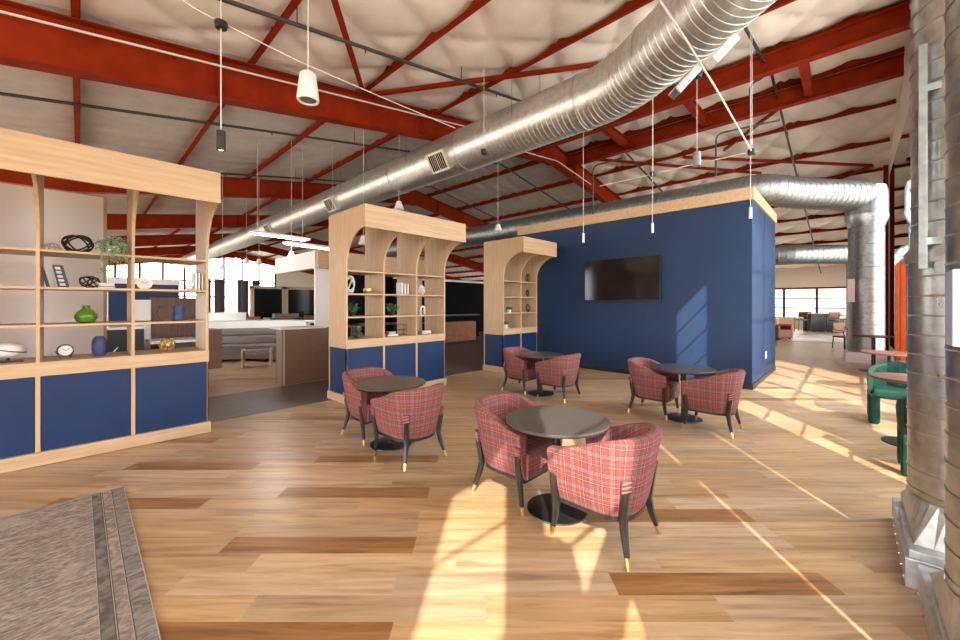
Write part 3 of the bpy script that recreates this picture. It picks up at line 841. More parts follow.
def book(name, label, loc, w, d, h, mat, group=None, flat_=False):
    t = thing(name, label, 'book', loc, 0, group)
    b = MB(); b.box(-w / 2, -d / 2, 0, w / 2, d / 2, .004) if flat_ else b.box(-w / 2, -d / 2, 0, -w / 2 + .004, d / 2, h)
    b.box(-w / 2, -d / 2, h - .004, w / 2, d / 2, h) if flat_ else b.box(w / 2 - .004, -d / 2, 0, w / 2, d / 2, h)
    b.box(-w / 2, d / 2 - .004 if not flat_ else d / 2 - .004, 0, w / 2, d / 2, h) if flat_ else b.box(-w / 2, -d / 2, 0, w / 2, -d / 2 + .004, h)
    b.done('cover', mat, t)
    b = MB(); b.box(-w / 2 + .0045, -d / 2 + .006, .0045, w / 2 - .0045, d / 2 - .006, h - .005); b.done('pages', 'paper', t); return t
p = on(106.5, LEVELS[1])
book('book', 'small dark book lying flat behind the third upright, lower of two', p, .14, .10, .025, 'black', None, True)
book('book', 'small pale book lying on top of the small dark book', p + Vector((0, 0, .0255)), .13, .095, .035, 'porcelain', None, True)

def leaves(b, c, r, n, size, sc=(1, 1, 1), seed=0, shell=.45):
    rr = random.Random(seed)
    for k in range(n):
        d = Vector((rr.gauss(0, 1), rr.gauss(0, 1), rr.gauss(0, 1))).normalized() * r * rr.uniform(shell, 1)
        p = Vector(c) + Vector((d.x * sc[0], d.y * sc[1], d.z * sc[2]))
        ax = Vector((rr.gauss(0, 1), rr.gauss(0, 1), rr.gauss(0, .6))).normalized(); si = ax.orthogonal().normalized()
        si = Matrix.Rotation(rr.uniform(0, 6.28), 3, ax) @ si; up = ax.cross(si)
        L_, W_ = size * rr.uniform(.7, 1.3), size * .32
        v = [b.bm.verts.new(q) for q in (p, p + ax * L_ * .5 + si * W_ + up * W_ * .4, p + ax * L_, p + ax * L_ * .5 - si * W_ + up * W_ * .4, p + ax * L_ * .5)]
        b.bm.faces.new((v[0], v[1], v[4])); b.bm.faces.new((v[1], v[2], v[4])); b.bm.faces.new((v[2], v[3], v[4])); b.bm.faces.new((v[3], v[0], v[4]))
pl = on(113, LEVELS[2], 5.70)
t = thing('trailing_plant', 'round trailing green plant on the top shelf by the pale board edge', 'plant', pl)
b = MB(); b.lathe([(.05, 0), (.065, .09), (.06, .09), (.055, .07), (0, .07)]); b.done('pot', 'porcelain', t)
b = MB(); leaves(b, (0, -.02, .10), .125, 420, .035, (1, 1, .85), 4, .5); b.done('foliage', 'palegreen', t)
b = MB()
rr = random.Random(5)
for k in range(9):
    x = -.10 + .2 * k / 8; z1 = -.03 - rr.uniform(.06, .26)
    pts = [Vector((x, -.15 - .02 * rr.random(), .06)), Vector((x + rr.uniform(-.01, .01), -.175, -.02)), Vector((x + rr.uniform(-.02, .02), -.178, z1))]
    b.tube(pts, .0025, 5)
    for q in range(6):
        z = .0 + (z1) * q / 5; leaves(b, (x, -.18, z), .012, 3, .024, seed=k * 10 + q)
b.done('trailing_stems', 'palegreen', t)
def vase(name, label, loc, prof, mat, seg=36):
    b = MB(); b.lathe(prof, seg=seg); return tag(b.done(name, mat, smooth=40, loc=loc), label, 'vase')
vase('glass_vase', 'squat bright green glass vase on the third shelf of the long bookcase', on(86, LEVELS[0]),
     [(.04, 0), (.07, .012), (.089, .05), (.088, .085), (.07, .118), (.04, .14), (.026, .155), (.028, .172), (.037, .182), (.030, .182), (.022, .17), (.02, .155), (.06, .11), (.075, .05), (0, .01)], 'greenglass')
vase('ceramic_vase', 'dark blue faceted ceramic vase on the counter of the long bookcase', on(99.5, .99),
     [(.042, 0), (.056, .03), (.062, .07), (.062, .14), (.052, .185), (.036, .205), (.036, .213), (.029, .213), (.029, .2), (0, .19)], 'bluevase', 10)
vase('ceramic_vase', 'tall blue ribbed cylinder vase on the third shelf near the bookcase end', on(178.5, LEVELS[0]),
     [(.05, 0), (.058, .008), (.058, .075), (.0555, .08), (.058, .085), (.058, .17), (.052, .178), (.044, .178), (.044, .02), (0, .02)], 'bluevase')
def clock(label, loc, r, rim, stand, turn):
    t = thing('clock', label, 'clock', loc, turn)
    z = r + (.022 if stand else .0)
    def disc(rad, y0, y1, name, mat, sm_=None):
        b = MB(); n = 40
        b.prism([(rad * math.cos(2 * PI * k / n), z + rad * math.sin(2 * PI * k / n)) for k in range(n)], 1, y0, y1); return b.done(name, mat, t, smooth=sm_)
    disc(r, -.028, .028, 'case', rim, 40); disc(r * .86, -.031, -.0282, 'face', 'porcelain')
    b = MB()
    for k in range(12):
        a = PI * k / 6; b.bar((r * .70 * math.sin(a), -.0318, z + r * .70 * math.cos(a)), (r * .8 * math.sin(a), -.0318, z + r * .8 * math.cos(a)), .003, .001, (0, 1, 0))
    b.done('hour_marks', 'black', t)
    b = MB(); b.bar((0, -.033, z), (-.35 * r, -.033, z + .35 * r), .005, .001, (0, 1, 0)); b.bar((0, -.034, z), (.55 * r, -.034, z + .3 * r), .004, .001, (0, 1, 0)); b.done('hands', 'black', t)
    b = MB()
    if stand:
        for s in (-1, 1):
            b.tube([(s * r * .5, -.05, 0), (s * r * 1.12, 0, z * .9), (s * r * .98, 0, z)], .004, 6); b.tube([(s * r * .5, .05, 0), (s * r * 1.12, 0, z * .9)], .004, 6); b.tube([(s * r * .5, -.05, .004), (s * r * .5, .05, .004)], .004, 6)
    else:
        b.box(-r * .5, -.028, 0, r * .5, .028, .012)
    b.done('stand', 'chrome' if stand else 'gold', t)
clock('round chrome clock in a wire cradle on the counter of the long bookcase', on(65, .99), .06, 'darkmetal', True, .12)
clock('round gold-rimmed clock on the second shelf by the bookcase end', on(144.5, LEVELS[1]), .068, 'gold', False, -.1)
t = thing('globe', 'pale glass globe lying in a dark cradle at the left end of the counter', 'globe', on(8, .99))
b = MB(); b.ball((0, 0, .115), .092, 3, (1.25, 1, .82)); b.done('glass_ball', 'porcelain', t, smooth=60)
b = MB(); b.box(-.10, -.06, 0, .10, .06, .012); b.tube([(0, 0, .01), (0, 0, .045)], .012, 10); b.tube(ellipse_ring((0, 0, .115), .119, .10, (0, .25, 0)), .005, 8, closed=True); b.done('cradle', 'black', t)
t = thing('pear_ornament', 'small white pear ornament beside the upright white books', 'ornament', on(189.5, LEVELS[1], 5.75))
b = MB(); b.lathe([(.0, 0), (.03, .004), (.042, .03), (.036, .055), (.02, .08), (.01, .088), (0, .09)]); b.done('fruit', 'porcelain', t, smooth=60)
b = MB(); b.tube([(0, 0, .088), (.006, 0, .105)], .003, 6); b.done('stem', 'darkmetal', t)
for k, w in enumerate((.042, .03, .03)):
    book('book', ('thick white upright book beside the pear ornament', 'white upright book in the middle of three beside the pear', 'white upright book against the bookcase end')[k], on(194.5 + 3.2 * k, LEVELS[1], 5.80), w * .8, .17, (.215, .21, .205)[k], 'porcelain', 'white books by the pear ornament')
t = thing('wire_figure', 'slender dark wire figure standing before the brown slatted cabinet', 'figurine', on(157, LEVELS[0]))
b = MB(); b.tube([(-.04, 0, .01), (-.03, 0, .07), (0, 0, .10), (.02, 0, .15), (.06, 0, .165)], .004, 6); b.tube([(.03, 0, .01), (.0, 0, .10)], .004, 6); b.tube([(-.02, 0, .12), (-.05, 0, .08)], .003, 6); b.ball((.02, 0, .17), .012, 1); b.done('figure', 'darkmetal', t)
b = MB(); b.box(-.06, -.03, 0, .06, .03, .01); b.done('foot_plate', 'black', t)
b = MB(); R_ = .078
for k, rot in enumerate([(0, 0, 0)] + [(PI / 2, 0, PI * q / 4) for q in range(4)] + [(PI / 4, 0, PI * q / 2) for q in range(4)]):
    b.tube(ellipse_ring((0, 0, R_), R_ * .95, R_ * .95, rot), .0055, 7, closed=True)
lo = min(v.co.z for v in b.bm.verts)
for v in b.bm.verts: v.co.z -= lo
tag(b.done('lattice_ball', 'gold', smooth=60, loc=on(167, .99)), 'gold lattice ball on the counter of the long bookcase', 'ornament')

# three-bay bookcase
def potted(label, loc, r, mat='leaf', pot='black', n=170):
    t = thing('potted_plant', label, 'plant', loc)
    b = MB(); b.lathe([(.04, 0), (.055, .07), (.05, .07), (.048, .055), (0, .055)]); b.done('pot', pot, t, smooth=40)
    b = MB(); leaves(b, (0, 0, .07 + r * .6), r, n, .06, (1, 1, .7), int(r * 1000) + len(label), .2); b.done('foliage', mat, t)
potted('leafy plant in a dark pot in the first bay of the three-bay bookcase', on(351.5, LEVELS[0]), .10)
potted('bushy green plant in a dark pot in the middle bay of the three-bay bookcase', on(391, LEVELS[0]), .105)
b = MB(); b.lathe([(.03, 0), (.062, .02), (.075, .055), (.068, .09), (.06, .09), (.062, .055), (.05, .025), (0, .02)])
tag(b.done('bowl', 'gold', smooth=50, loc=on(368, LEVELS[1])), 'round gold bowl on the second shelf of the three-bay bookcase', 'bowl')
ring_knot('wire_sculpture', 'white looped wire sculpture beside the gold bowl', on(350, LEVELS[1]), .15, .30, .006, 'porcelain', 5, 12)
for k in range(3):
    book('book', ('first of three white books upright in the middle bay', 'second of three white books upright in the middle bay', 'third of three white books upright in the middle bay, nearest the upright')[k], on(399.5 + 3.0 * k, LEVELS[1], 5.80), .03, .16, (.21, .20, .20)[k], 'porcelain', 'white books in the middle bay')
ring_knot('coral_sculpture', 'white coral-like sculpture in the last bay of the three-bay bookcase', on(421, LEVELS[1]), .13, .20, .011, 'porcelain', 5, 21)
t = thing('arch_ornament', 'white arch ornament with a dark figure inside in the last bay', 'ornament', on(422.5, LEVELS[0]))
b = MB(); b.tube([(-.045, 0, 0), (-.045, 0, .11)] + [(-.045 * math.cos(PI * k / 10), 0, .11 + .045 * math.sin(PI * k / 10)) for k in range(1, 10)] + [(.045, 0, .11), (.045, 0, 0)], .018, 10); b.done('arch', 'porcelain', t, smooth=60)
b = MB(); b.lathe([(.016, 0), (.012, .06), (.016, .075), (0, .092)], seg=12); b.done('inner_figure', 'greyfab', t)
vase('glass_vase', 'olive green gourd-shaped glass vase on the counter of the three-bay bookcase', on(358, .99), [(.04, 0), (.075, .02), (.085, .055), (.06, .09), (.035, .105), (.05, .125), (.055, .16), (.05, .20), (.044, .20), (.046, .16), (.03, .11), (0, .1)], 'olive')
t = thing('desk_frame', 'thin black wire stand on the counter of the middle bay', 'stand', on(401, .99))
b = MB()
for x, y in ((-.09, -.05), (.09, -.05), (.09, .05), (-.09, .05)): b.tube([(x, y, 0), (x, y, .19)], .0035, 6)
for z in (.004, .1, .187): b.tube([(-.09, -.05, z), (.09, -.05, z), (.09, .05, z), (-.09, .05, z)], .0035, 6, closed=True)
b.done('wire_frame', 'black', t)
for k, (px, w, mt, lb) in enumerate(((391, .22, 'terracotta', 'flat rust-coloured book under the pale box in the middle bay'), )):
    book('book', lb, on(px, .99), w, .15, .03, mt, None, True)
b = MB(); b.box(-.07, -.05, 0, .07, .05, .045); tag(b.done('keepsake_box', 'rattan', bevel=.004, loc=on(391, 1.0205)), 'pale wooden box on a rust-coloured book in the middle bay', 'box')
for k in range(2):
    book('book', ('dark flat book at the bottom in the last bay counter', 'pale flat book on the dark one in the last bay')[k], on(424, .99 + .0262 * k), .24 - .03 * k, .16, .0255, ('black', 'porcelain')[k], None, True)
# narrow bookcase
for px, z, w, h, sd, lb in ((527.5, LEVELS[2], .11, .22, 31, 'dark wire knot on the top shelf of the narrow bookcase'), (527.5, LEVELS[1], .08, .2, 32, 'thin dark wire figure on the second shelf of the narrow bookcase'), (528, LEVELS[0], .1, .21, 33, 'dark twisted wire figure on the third shelf of the narrow bookcase')):
    ring_knot('wire_sculpture', lb, on(px, z, 5.66), w, h, .006, 'darkmetal', 3, sd)
def pxon(px, z): return on(px, z, 5.66)
potted('tiny plant in a white pot on the third shelf of the narrow bookcase', pxon(509, LEVELS[0]), .045, 'leaf', 'porcelain', 60)
potted('tiny plant in a white pot on the counter of the narrow bookcase', pxon(505.5, .99 + .0255), .045, 'leaf', 'porcelain', 60)
book('book', 'pale flat book under the tiny plant on the narrow bookcase counter', pxon(505.5, .99), .15, .13, .025, 'porcelain', None, True)

# ------------------------------------------------------------------ things beyond the bookcases
t = thing('display_board', 'tall pale grey board standing behind the long bookcase', 'board', (-2.6, 6.62, 0))
b = MB(); b.box(0, 0, .004, 2.80, .05, 2.86); b.done('panel', 'greywall', t); b = MB(); b.box(2.80, -.005, .004, 2.83, .055, 2.87); b.box(0, -.005, 2.86, 2.80, .055, 2.875); b.done('edge_trim', 'maple_v', t)
t = thing('partition', 'navy partition with a pale grey cap behind the long bookcase', 'partition', (.33, 9.0, 0))
b = MB(); b.box(0, 0, 0, .95, .5, 1.9); b.done('panel', 'navy', t); b = MB(); b.box(-.01, -.015, 1.9, .96, .515, 2.0); b.done('cap', 'greywall', t)
t = thing('slatted_cabinet', 'brown slatted cabinet behind the long bookcase, beside the navy partition', 'cabinet', (.62, 8.58, 0))
b = MB(); b.box(.22, 0, 0, .9, .4, 1.66)
b.done('body', 'brownslat', t); b = MB()
for k in range(9): b.box(.56 + .038 * k, -.012, .05, .578 + .038 * k, 0, 1.64)
b.done('slats', 'brownslat', t); b = MB(); b.box(0, 0, 0, .215, .38, 1.62); b.done('pale_door', 'greywall', t)
t = thing('counter_table', 'white-topped counter table behind the long bookcase', 'table', (.76, 7.75, 0))
b = MB(); b.box(0, 0, .93, .62, .7, .97); b.done('top', 'porcelain', t, bevel=.006); b = MB(); b.box(.2, .25, .0, .55, .5, .93); b.done('pedestal', 'black', t)
t = thing('drinks_cooler', 'black cooler cabinet with a white top behind the long bookcase', 'appliance', (.20, 8.0, 0))
b = MB(); b.box(0, 0, 0, .5, .55, 1.16); b.done('body', 'black', t, bevel=.006); b = MB(); b.box(-.02, -.02, 1.16, .52, .57, 1.2); b.done('top', 'porcelain', t); b = MB(); b.tube([(.1, -.03, .75), (.2, -.03, .9)], .012, 8); b.done('handle', 'chrome', t)

# curved sofa in front of a white curved counter
def arc_band(cx, cy, r0, r1, a0, a1, z0, z1, name, mat, parent, n=28, bevel=0):
    b = MB(); A = []
    for k in range(n + 1):
        a = a0 + (a1 - a0) * k / n; c, s_ = math.cos(a), math.sin(a)
        A.append([b.bm.verts.new((cx + r * c, cy + r * s_, z)) for r, z in ((r0, z0), (r1, z0), (r1, z1), (r0, z1))])
    for p, q in zip(A, A[1:]):
        for i in range(4): b.bm.faces.new((p[i], p[(i + 1) % 4], q[(i + 1) % 4], q[i]))
    b.bm.faces.new(A[0]); b.bm.faces.new(A[-1][::-1])
    return b.done(name, mat, parent, smooth=40, bevel=bevel, bseg=3)
t = thing('curved_sofa', 'curved grey upholstered sofa with a low back in the lounge nook', 'sofa', (2.2, 10.6, 0))
a0, a1 = .2, 1.75
arc_band(0, 0, 1.45, 2.15, a0, a1, .06, .44, 'seat_base', 'greyfab', t, bevel=.03)
arc_band(0, 0, 1.92, 2.2, a0, a1, .445, .66, 'lower_back', 'greyfab', t, bevel=.04)
arc_band(0, 0, 1.98, 2.26, a0, a1, .665, .86, 'upper_back', 'greyfab', t, bevel=.05)
t = thing('curved_counter', 'white curved counter wrapping behind the grey sofa', 'counter', (2.2, 10.6, 0))
arc_band(0, 0, 2.3, 2.42, .22, 2.2, 0, 1.0, 'front', 'white', t); arc_band(0, 0, 2.28, 3.3, .22, 2.2, 1.0, 1.05, 'top', 'white', t)
t = thing('end_panel', 'brown laminate end panel with a white cap, right of the sofa nook', 'panel', (2.66, 7.78, 0))
b = MB(); b.box(0, 0, 0, 1.2, .3, 1.06); b.done('panel', 'brownlam', t); b = MB(); b.box(.02, -.005, .01, .05, 0, 1.05); b.box(.95, -.005, .01, .97, 0, 1.05); b.done('edge_strip', 'rattan', t); b = MB(); b.box(-.03, -.03, 1.06, .85, .6, 1.09); b.done('cap', 'white', t)
t = thing('end_panel', 'small brown end block at the left end of the sofa nook', 'panel', (2.12, 11.0, 0)); b = MB(); b.box(0, 0, 0, .27, .8, .93); b.done('panel', 'brownlam', t)
t = thing('bench', 'grey bench with pale wooden side panels in the sofa nook', 'bench', (3.05, 10.6, 0), -.43)
b = MB(); b.box(-.28, -.16, .3, .28, .16, .42); b.done('cushion', 'greyfab', t, bevel=.02)
for s in (-1, 1): b = MB(); b.box(s * .3 - .015, -.17, 0, s * .3 + .015, .17, .44); b.done('side_panel', 'rattan', t)
t = thing('planter', 'low white planter tub on the curved counter', 'planter', (3.05, 13.5, 1.0505)); b = MB(); b.lathe([(.42, 0), (.5, .02), (.52, .24), (.48, .24), (.47, .2), (0, .2)]); b.done('tub', 'porcelain', t, smooth=40)

# a canopy room behind the three-bay bookcase
t = thing('canopy', 'maple and white canopy on a grey post behind the three-bay bookcase', 'canopy', (3.62, 8.42, 0))
b = MB(); b.box(0, 0, 2.35, 3.5, .12, 2.74); b.done('front_fascia', 'maple_h', t)
b = MB(); b.box(-.02, .12, 2.35, .10, 2.6, 2.74); b.done('side_fascia', 'white', t)
b = MB(); b.box(.1, .12, 2.68, 3.5, 2.6, 2.74); b.done('roof_panel', 'greyfab', t)
b = MB(); b.box(.0, .13, 0, .34, .2, 2.35); b.done('post', 'greywall', t)
b = MB(); b.box(2.7, .13, 0, 2.95, .24, 2.35); b.done('wooden_post', 'maple_v', t)
b = MB(); b.box(1.9, 2.4, 0, 3.5, 2.5, 2.68); b.done('back_panel', 'screen', t)
for k, (u, v) in enumerate(((4.9, 9.3), (5.8, 9.7), (6.6, 9.3))):
    t = thing('dining_table', ('rust-topped table under the canopy, nearest the grey post', 'rust-topped table in the middle under the canopy', 'rust-topped table at the far end under the canopy')[k], 'table', (u, v, .0), 0, 'tables under the canopy')
    b = MB(); b.box(-.4, -.3, .97, .4, .3, 1.01); b.done('top', 'redbrown', t); b = MB(); b.box(-.04, -.04, .004, .04, .04, .97); b.box(-.25, -.2, .004, .25, .2, .03); b.done('pedestal', 'black', t)

# terracotta sofa and the dark bar beyond
t = thing('leather_sofa', 'terracotta leather sofa seen between the two smaller bookcases', 'sofa', (9.3, 11.1, .004))
b = MB(); b.box(0, 0, .08, 1.9, .8, .45); b.done('seat_base', 'terracotta', t, bevel=.04); b = MB(); b.box(0, -.12, .08, 1.9, .12, .86); b.done('backrest', 'terracotta', t, bevel=.05, bseg=3)
for s in (0, 1.72): b = MB(); b.box(s, -.05, .08, s + .18, .82, .6); b.done('armrest', 'terracotta', t, bevel=.04)
b = MB(); b.box(.05, .0, 0, 1.85, .75, .08); b.done('plinth', 'black', t)
t = thing('bar_counter', 'dark bar counter in front of the black wall', 'counter', (9.4, 13.0, .004)); b = MB(); b.box(0, 0, 0, 4.0, .6, 1.0); b.done('front', 'blackmatte', t); b = MB(); b.box(-.05, -.05, 1.0, 4.05, .65, 1.06); b.done('top', 'greyfab', t)
t = thing('screen_wall', 'wide black screen wall behind the dark bar counter', 'screen', (8.6, 15.0, .004)); b = MB(); b.box(0, 0, 0, 9., .25, 2.7); b.done('panel', 'blackmatte', t); b = MB(); b.box(-.05, -.05, 2.7, 9.05, .3, 2.8); b.done('frame_top', 'greywall', t)

# office booths with black screens, desks and chairs, far left
for k, (u0, u1) in enumerate(((5.05, 6.15), (6.4, 8.0))):
    t = thing('screen_booth', ('smaller wood-framed black screen booth at the back', 'larger wood-framed black screen booth at the back')[k], 'booth', (u0, 18., 0))
    W_ = u1 - u0
    b = MB(); b.box(0, 0, .0, W_, .15, 2.2); b.done('screen', 'screen', t); b = MB(); b.box(-.12, -.04, 0, 0, .2, 2.3); b.box(W_, -.04, 0, W_ + .1, .2, 2.3); b.box(-.12, -.04, 2.2, W_ + .1, .2, 2.32); b.done('frame', 'rattan', t)
for k, u in enumerate((3.7, 5.6, 7.5)):
    t = thing('long_desk', ('long dark desk nearest the windows at the back', 'long dark desk before the smaller screen booth', 'long dark desk before the larger screen booth')[k], 'desk', (u, 15.6, 0), 0, 'desks at the back')
    b = MB(); b.box(-.8, -.4, .98, .8, .4, 1.03); b.done('top', 'tabletop', t)
    for s in (-.7, .7): b = MB(); b.box(s - .03, -.35, 0, s + .03, .35, .98); b.done('leg', 'black', t)
    b = MB(); b.box(-.5, .1, 1.03, .4, .35, 1.18); b.done('worktop_screen', 'greyfab', t)
def side_chair(label, loc, rz, mat, group, h=.82, sh=.45):
    t = thing('side_chair', label, 'chair', loc, rz, group)
    b = MB(); b.box(-.23, -.22, sh - .06, .23, .22, sh); b.done('seat', mat, t, bevel=.02)
    b = MB(); b.box(-.22, -.25, sh + .1, .22, -.2, h); b.done('backrest', mat, t, bevel=.02)
    for sx in (-1, 1):
        for sy in (-1, 1):
            b = MB(); b.tube([(.2 * sx, .2 * sy, sh - .05), (.22 * sx, .22 * sy, 0)], .016, 6); b.done('leg', 'black', t)
        b = MB(); b.tube([(.21 * sx, -.22, h - .15), (.24 * sx, -.1, sh + .2), (.24 * sx, .18, sh + .18), (.21 * sx, .2, sh - .05)], .014, 6); b.done('arm', 'black', t)
    return t
ch = side_chair('brown high chair at the back desks, nearest the windows', (3.2, 14.9, 0), 0, 'brownleather', 'chairs at the back desks', 1.12, .72)
for k, (u, v) in enumerate(((4.1, 14.9), (5.2, 14.9), (6.0, 14.9), (7.1, 14.9), (7.9, 14.9))):
    dup(ch, (u, v, 0), 0, ('brown high chair at the back, second from the windows', 'brown high chair before the smaller screen booth', 'brown high chair between the two screen booths', 'brown high chair before the larger screen booth', 'brown high chair at the far end of the back desks')[k])
for k, (px, w) in enumerate(((206, .24), (219, .24), (243, .3), (255.5, .18))):
    p = at_v(px, 300, 27.); t = thing('curtain', ('grey curtain at the back windows, by the bookcase edge', 'grey curtain at the back windows, second along', 'wide grey curtain in the middle of the back windows', 'narrow grey curtain beside the screen booths')[k], 'curtain', (p.x, 27., 0), 0, 'grey curtains at the back windows')
    b = MB(); pts = [(-w + 2 * w * i / 24, .05 * math.sin(i * 2.0)) for i in range(25)]
    b.prism(pts + [(x, y + .02) for x, y in pts[::-1]], 2, .02, 3.0); b.done('cloth', 'greyfab', t); b = MB(); b.tube([(-w - .1, .01, 3.02), (w + .1, .01, 3.02)], .02, 8); b.tube([(0, .01, 3.0), (0, .01, 5.)], .006, 6); b.done('rail', 'pipe', t)

# ------------------------------------------------------------------ pendants, cables and pipes overhead
def roof_z(u): return zt(u) + PUR - .05
def pendant(name, label, px, py, d, kind, group=None):
    p = at_d(px, py, d); t = thing(name, label, 'pendant', p, 0, group)
    if kind == 'speaker':
        b = MB(); b.lathe([(0, .14), (.06, .138), (.078, .12), (.105, -.12), (.10, -.14), (.085, -.142), (.083, -.128), (0, -.126)], seg=36); b.done('housing', 'porcelain', t, smooth=40)
        b = MB(); b.lathe([(.082, -.1275), (.04, -.132), (0, -.134)]); b.done('grille', 'greyfab', t)
        top = .14
    elif kind == 'spot':
        b = MB(); b.lathe([(0, .1), (.036, .1), (.04, .095), (.04, -.095), (.034, -.1), (.03, -.085), (0, -.085)], seg=28); b.done('housing', 'pipe', t, smooth=40); b = MB(); b.lathe([(.029, -.0855), (0, -.09)]); b.done('lens', 'lampglow', t); top = .1
    elif kind == 'grey':
        b = MB(); b.lathe([(0, .1), (.05, .1), (.052, .09), (.052, -.1), (.045, -.1), (.04, -.08), (0, -.08)], seg=28); b.done('housing', 'pendant_grey', t, smooth=40); top = .1
    elif kind == 'rod':
        b = MB(); b.lathe([(0, .09), (.022, .09), (.022, -.09), (0, -.09)], seg=16); b.done('housing', 'greywall', t, smooth=40); b = MB(); b.lathe([(.024, -.09), (.03, -.1), (0, -.1)], seg=16); b.done('tip', 'black', t); top = .09
    else:
        b = MB(); b.lathe([(0, .1), (.05, .1), (.11, -.08), (.10, -.08), (.045, .09), (0, .085)], seg=24); b.done('shade', 'porcelain', t, smooth=40); top = .1
    zr = roof_z(p.x) - p.z
    b = MB(); b.tube([(0, 0, top - .005), (0, 0, zr)], (.0055 if kind in ('speaker', 'spot') else .004), 6); b.done('cord', 'cable', t)
    return t
pendant('pendant_speaker', 'large white cylinder pendant speaker hanging near the red beam', 308, 87, 3.85, 'speaker')
t = pendant('pendant_spot', 'small dark cylinder spot pendant above the long bookcase', 221, 141, 3.85, 'spot')
b = MB(); b.lathe([(0, .02), (.055, .02), (.06, 0), (.05, -.045), (0, -.05)], seg=24, cz=1.17); b.done('junction_puck', 'black', t, smooth=40)
t = pendant('pendant_spot', 'grey cylinder pendant hanging under the ridge girders', 697, 159, 5.6, 'grey')
b = MB(); b.lathe([(0, .03), (.07, .03), (.075, 0), (.06, -.05), (0, -.06)], seg=24, cz=1.22); b.done('junction_puck', 'black', t, smooth=40)
pendant('pendant_rod', 'slim rod pendant hanging above the left part of the television', 583.3, 238, 7.6, 'rod', 'slim rod pendants')
pendant('pendant_rod', 'slim rod pendant hanging above the right corner of the television', 652.5, 228, 6.9, 'rod', 'slim rod pendants')
pendant('pendant_rod', 'slim rod pendant hanging at the corner of the blue room', 750.5, 213, 6.1, 'rod', 'slim rod pendants')
pendant('pendant_lamp', 'white cone lamp hanging behind the first arch of the three-bay bookcase', 363.5, 241, 8.2, 'cone')
pendant('pendant_lamp', 'white cone lamp hanging above the right end of the three-bay bookcase', 399, 206, 8.6, 'cone')
pendant('pendant_lamp', 'white cone lamp hanging lowest over the sofa nook', 291.5, 255, 11., 'cone', 'white lamps over the lounge')
pendant('pendant_lamp', 'white cone lamp in the middle over the lounge', 259, 262, 13., 'cone', 'white lamps over the lounge')
pendant('pendant_lamp', 'white cone lamp beside the middle lounge lamp', 246.5, 261, 13.5, 'cone', 'white lamps over the lounge')
pendant('pendant_lamp', 'white cone lamp over the lounge nearest the long bookcase', 222.5, 267, 12., 'cone', 'white lamps over the lounge')
pendant('pendant_lamp', 'white cone lamp above the narrow bookcase', 498, 268-40, 10., 'cone')
for k, (px, py, d, a) in enumerate(((281, 236, 10.5, .1), (313, 246, 10.5, .15))):
    p = at_d(px, py, d); t = thing('linear_light', ('long white light panel under the lounge roof, nearest', 'long white light panel under the lounge roof, behind the first', 'long white light panel under the lounge roof, farthest')[k], 'light', p, a, 'light panels over the lounge')
    b = MB(); b.box(-.75, -.15, -.03, .75, .15, .03); b.done('housing', 'white', t); b = MB(); b.box(-.7, -.12, -.034, .7, .12, -.0305); b.done('diffuser', 'panelglow', t)
    b = MB()
    for s in (-.6, .6): b.tube([(s, 0, .03), (s, 0, roof_z(p.x) - p.z)], .005, 6)
    b.done('cord', 'cable', t)
for k, v in enumerate((1.29, 5.3, 9.4, 13.4)):
    b = MB(); off = EYE + 3.40
    b.tube([(U0 + .3, v, off + .166 * U0), (RIDGE, v, off + .166 * RIDGE), (U1 - .3, v, off + .166 * U0)], .028, 8)
    for u in range(-7, 30, 3): z = off + .166 * fold(u); b.tube([(u, v, z), (u, v, zt(u) + PUR - .04)], .008, 6); z2 = off + .166 * fold(u + 1); b.tube([(u + 1, v, z2), (u + 1, v, z2 - .09)], .012, 6)
    tag(b.done('sprinkler_pipe', 'pipe', smooth=40), ('dark sprinkler pipe running over the right side of the blue room', 'dark sprinkler pipe passing above the near red beam and the duct', 'dark sprinkler pipe just beyond the near red beam', 'dark sprinkler pipe beyond the lounge, farthest of four')[k], 'pipe', 'sprinkler pipes under the roof')
def cable(name, label, pts, r=.014, mat='cable', cat='cable'):
    b = MB(); b.tube(arc_path(pts, .15), r, 8); tag(b.done(name, mat, smooth=50), label, cat)
cable('conduit', 'white conduit running along the near red beam', [(u, 6.96, zb(u) + .44 - .012 * u) for u in (-6, -2, 2, 5.5, 7.4)] + [(8.6, 6.96, zb(8.6) + .04), (RIDGE, 6.96, zb(RIDGE) - .08), (13.2, 6.96, zb(13.2) + .04)], .016)
cable('conduit', 'white conduit dropping past the big duct bend', [at_d(654, -8, 3.9), at_d(683, 35, 4.15), at_d(718, 92, 4.9), at_d(752, 152, 6.)], .012)
cable('conduit', 'thin white cable strung from the conduit end over the blue room', [at_d(752, 152, 6.), at_d(695, 164, 6.8), at_d(653, 174, 7.3), at_d(600, 186, 8.2)], .009)
cable('conduit', 'thin cable strung between junction pucks beside the white speaker', [at_d(165, -14, 3.9), at_d(190, 6, 3.9), at_d(238, 31, 3.9), at_d(300, 62, 4.3), at_d(400, 105, 5.6), at_d(455, 128, 6.3)], .006)
cable('gas_pipe', 'thin dark pipe frame standing on the blue room roof', [at_d(593, 216.6, 9.3), at_d(593, 166, 9.3), at_d(622, 158, 9.0)], .02, 'pipe', 'pipe')
cable('gas_pipe', 'dark bent pipe beside the ridge girder', [(10.2, 1.3, zt(10.2) - .05), (10.2, 1.3, zt(10.2) - .35), (10.2, 1.6, zt(10.2) - .4), (10.4, 1.6, zt(10.2) - .9)], .025, 'pipe', 'pipe')
cable('gas_pipe', 'thin dark drop pipe behind the grey pendant', [at_d(716, 176, 8.0), at_d(716, 134, 8.0), at_d(780, 120, 7.6)], .018, 'pipe', 'pipe')

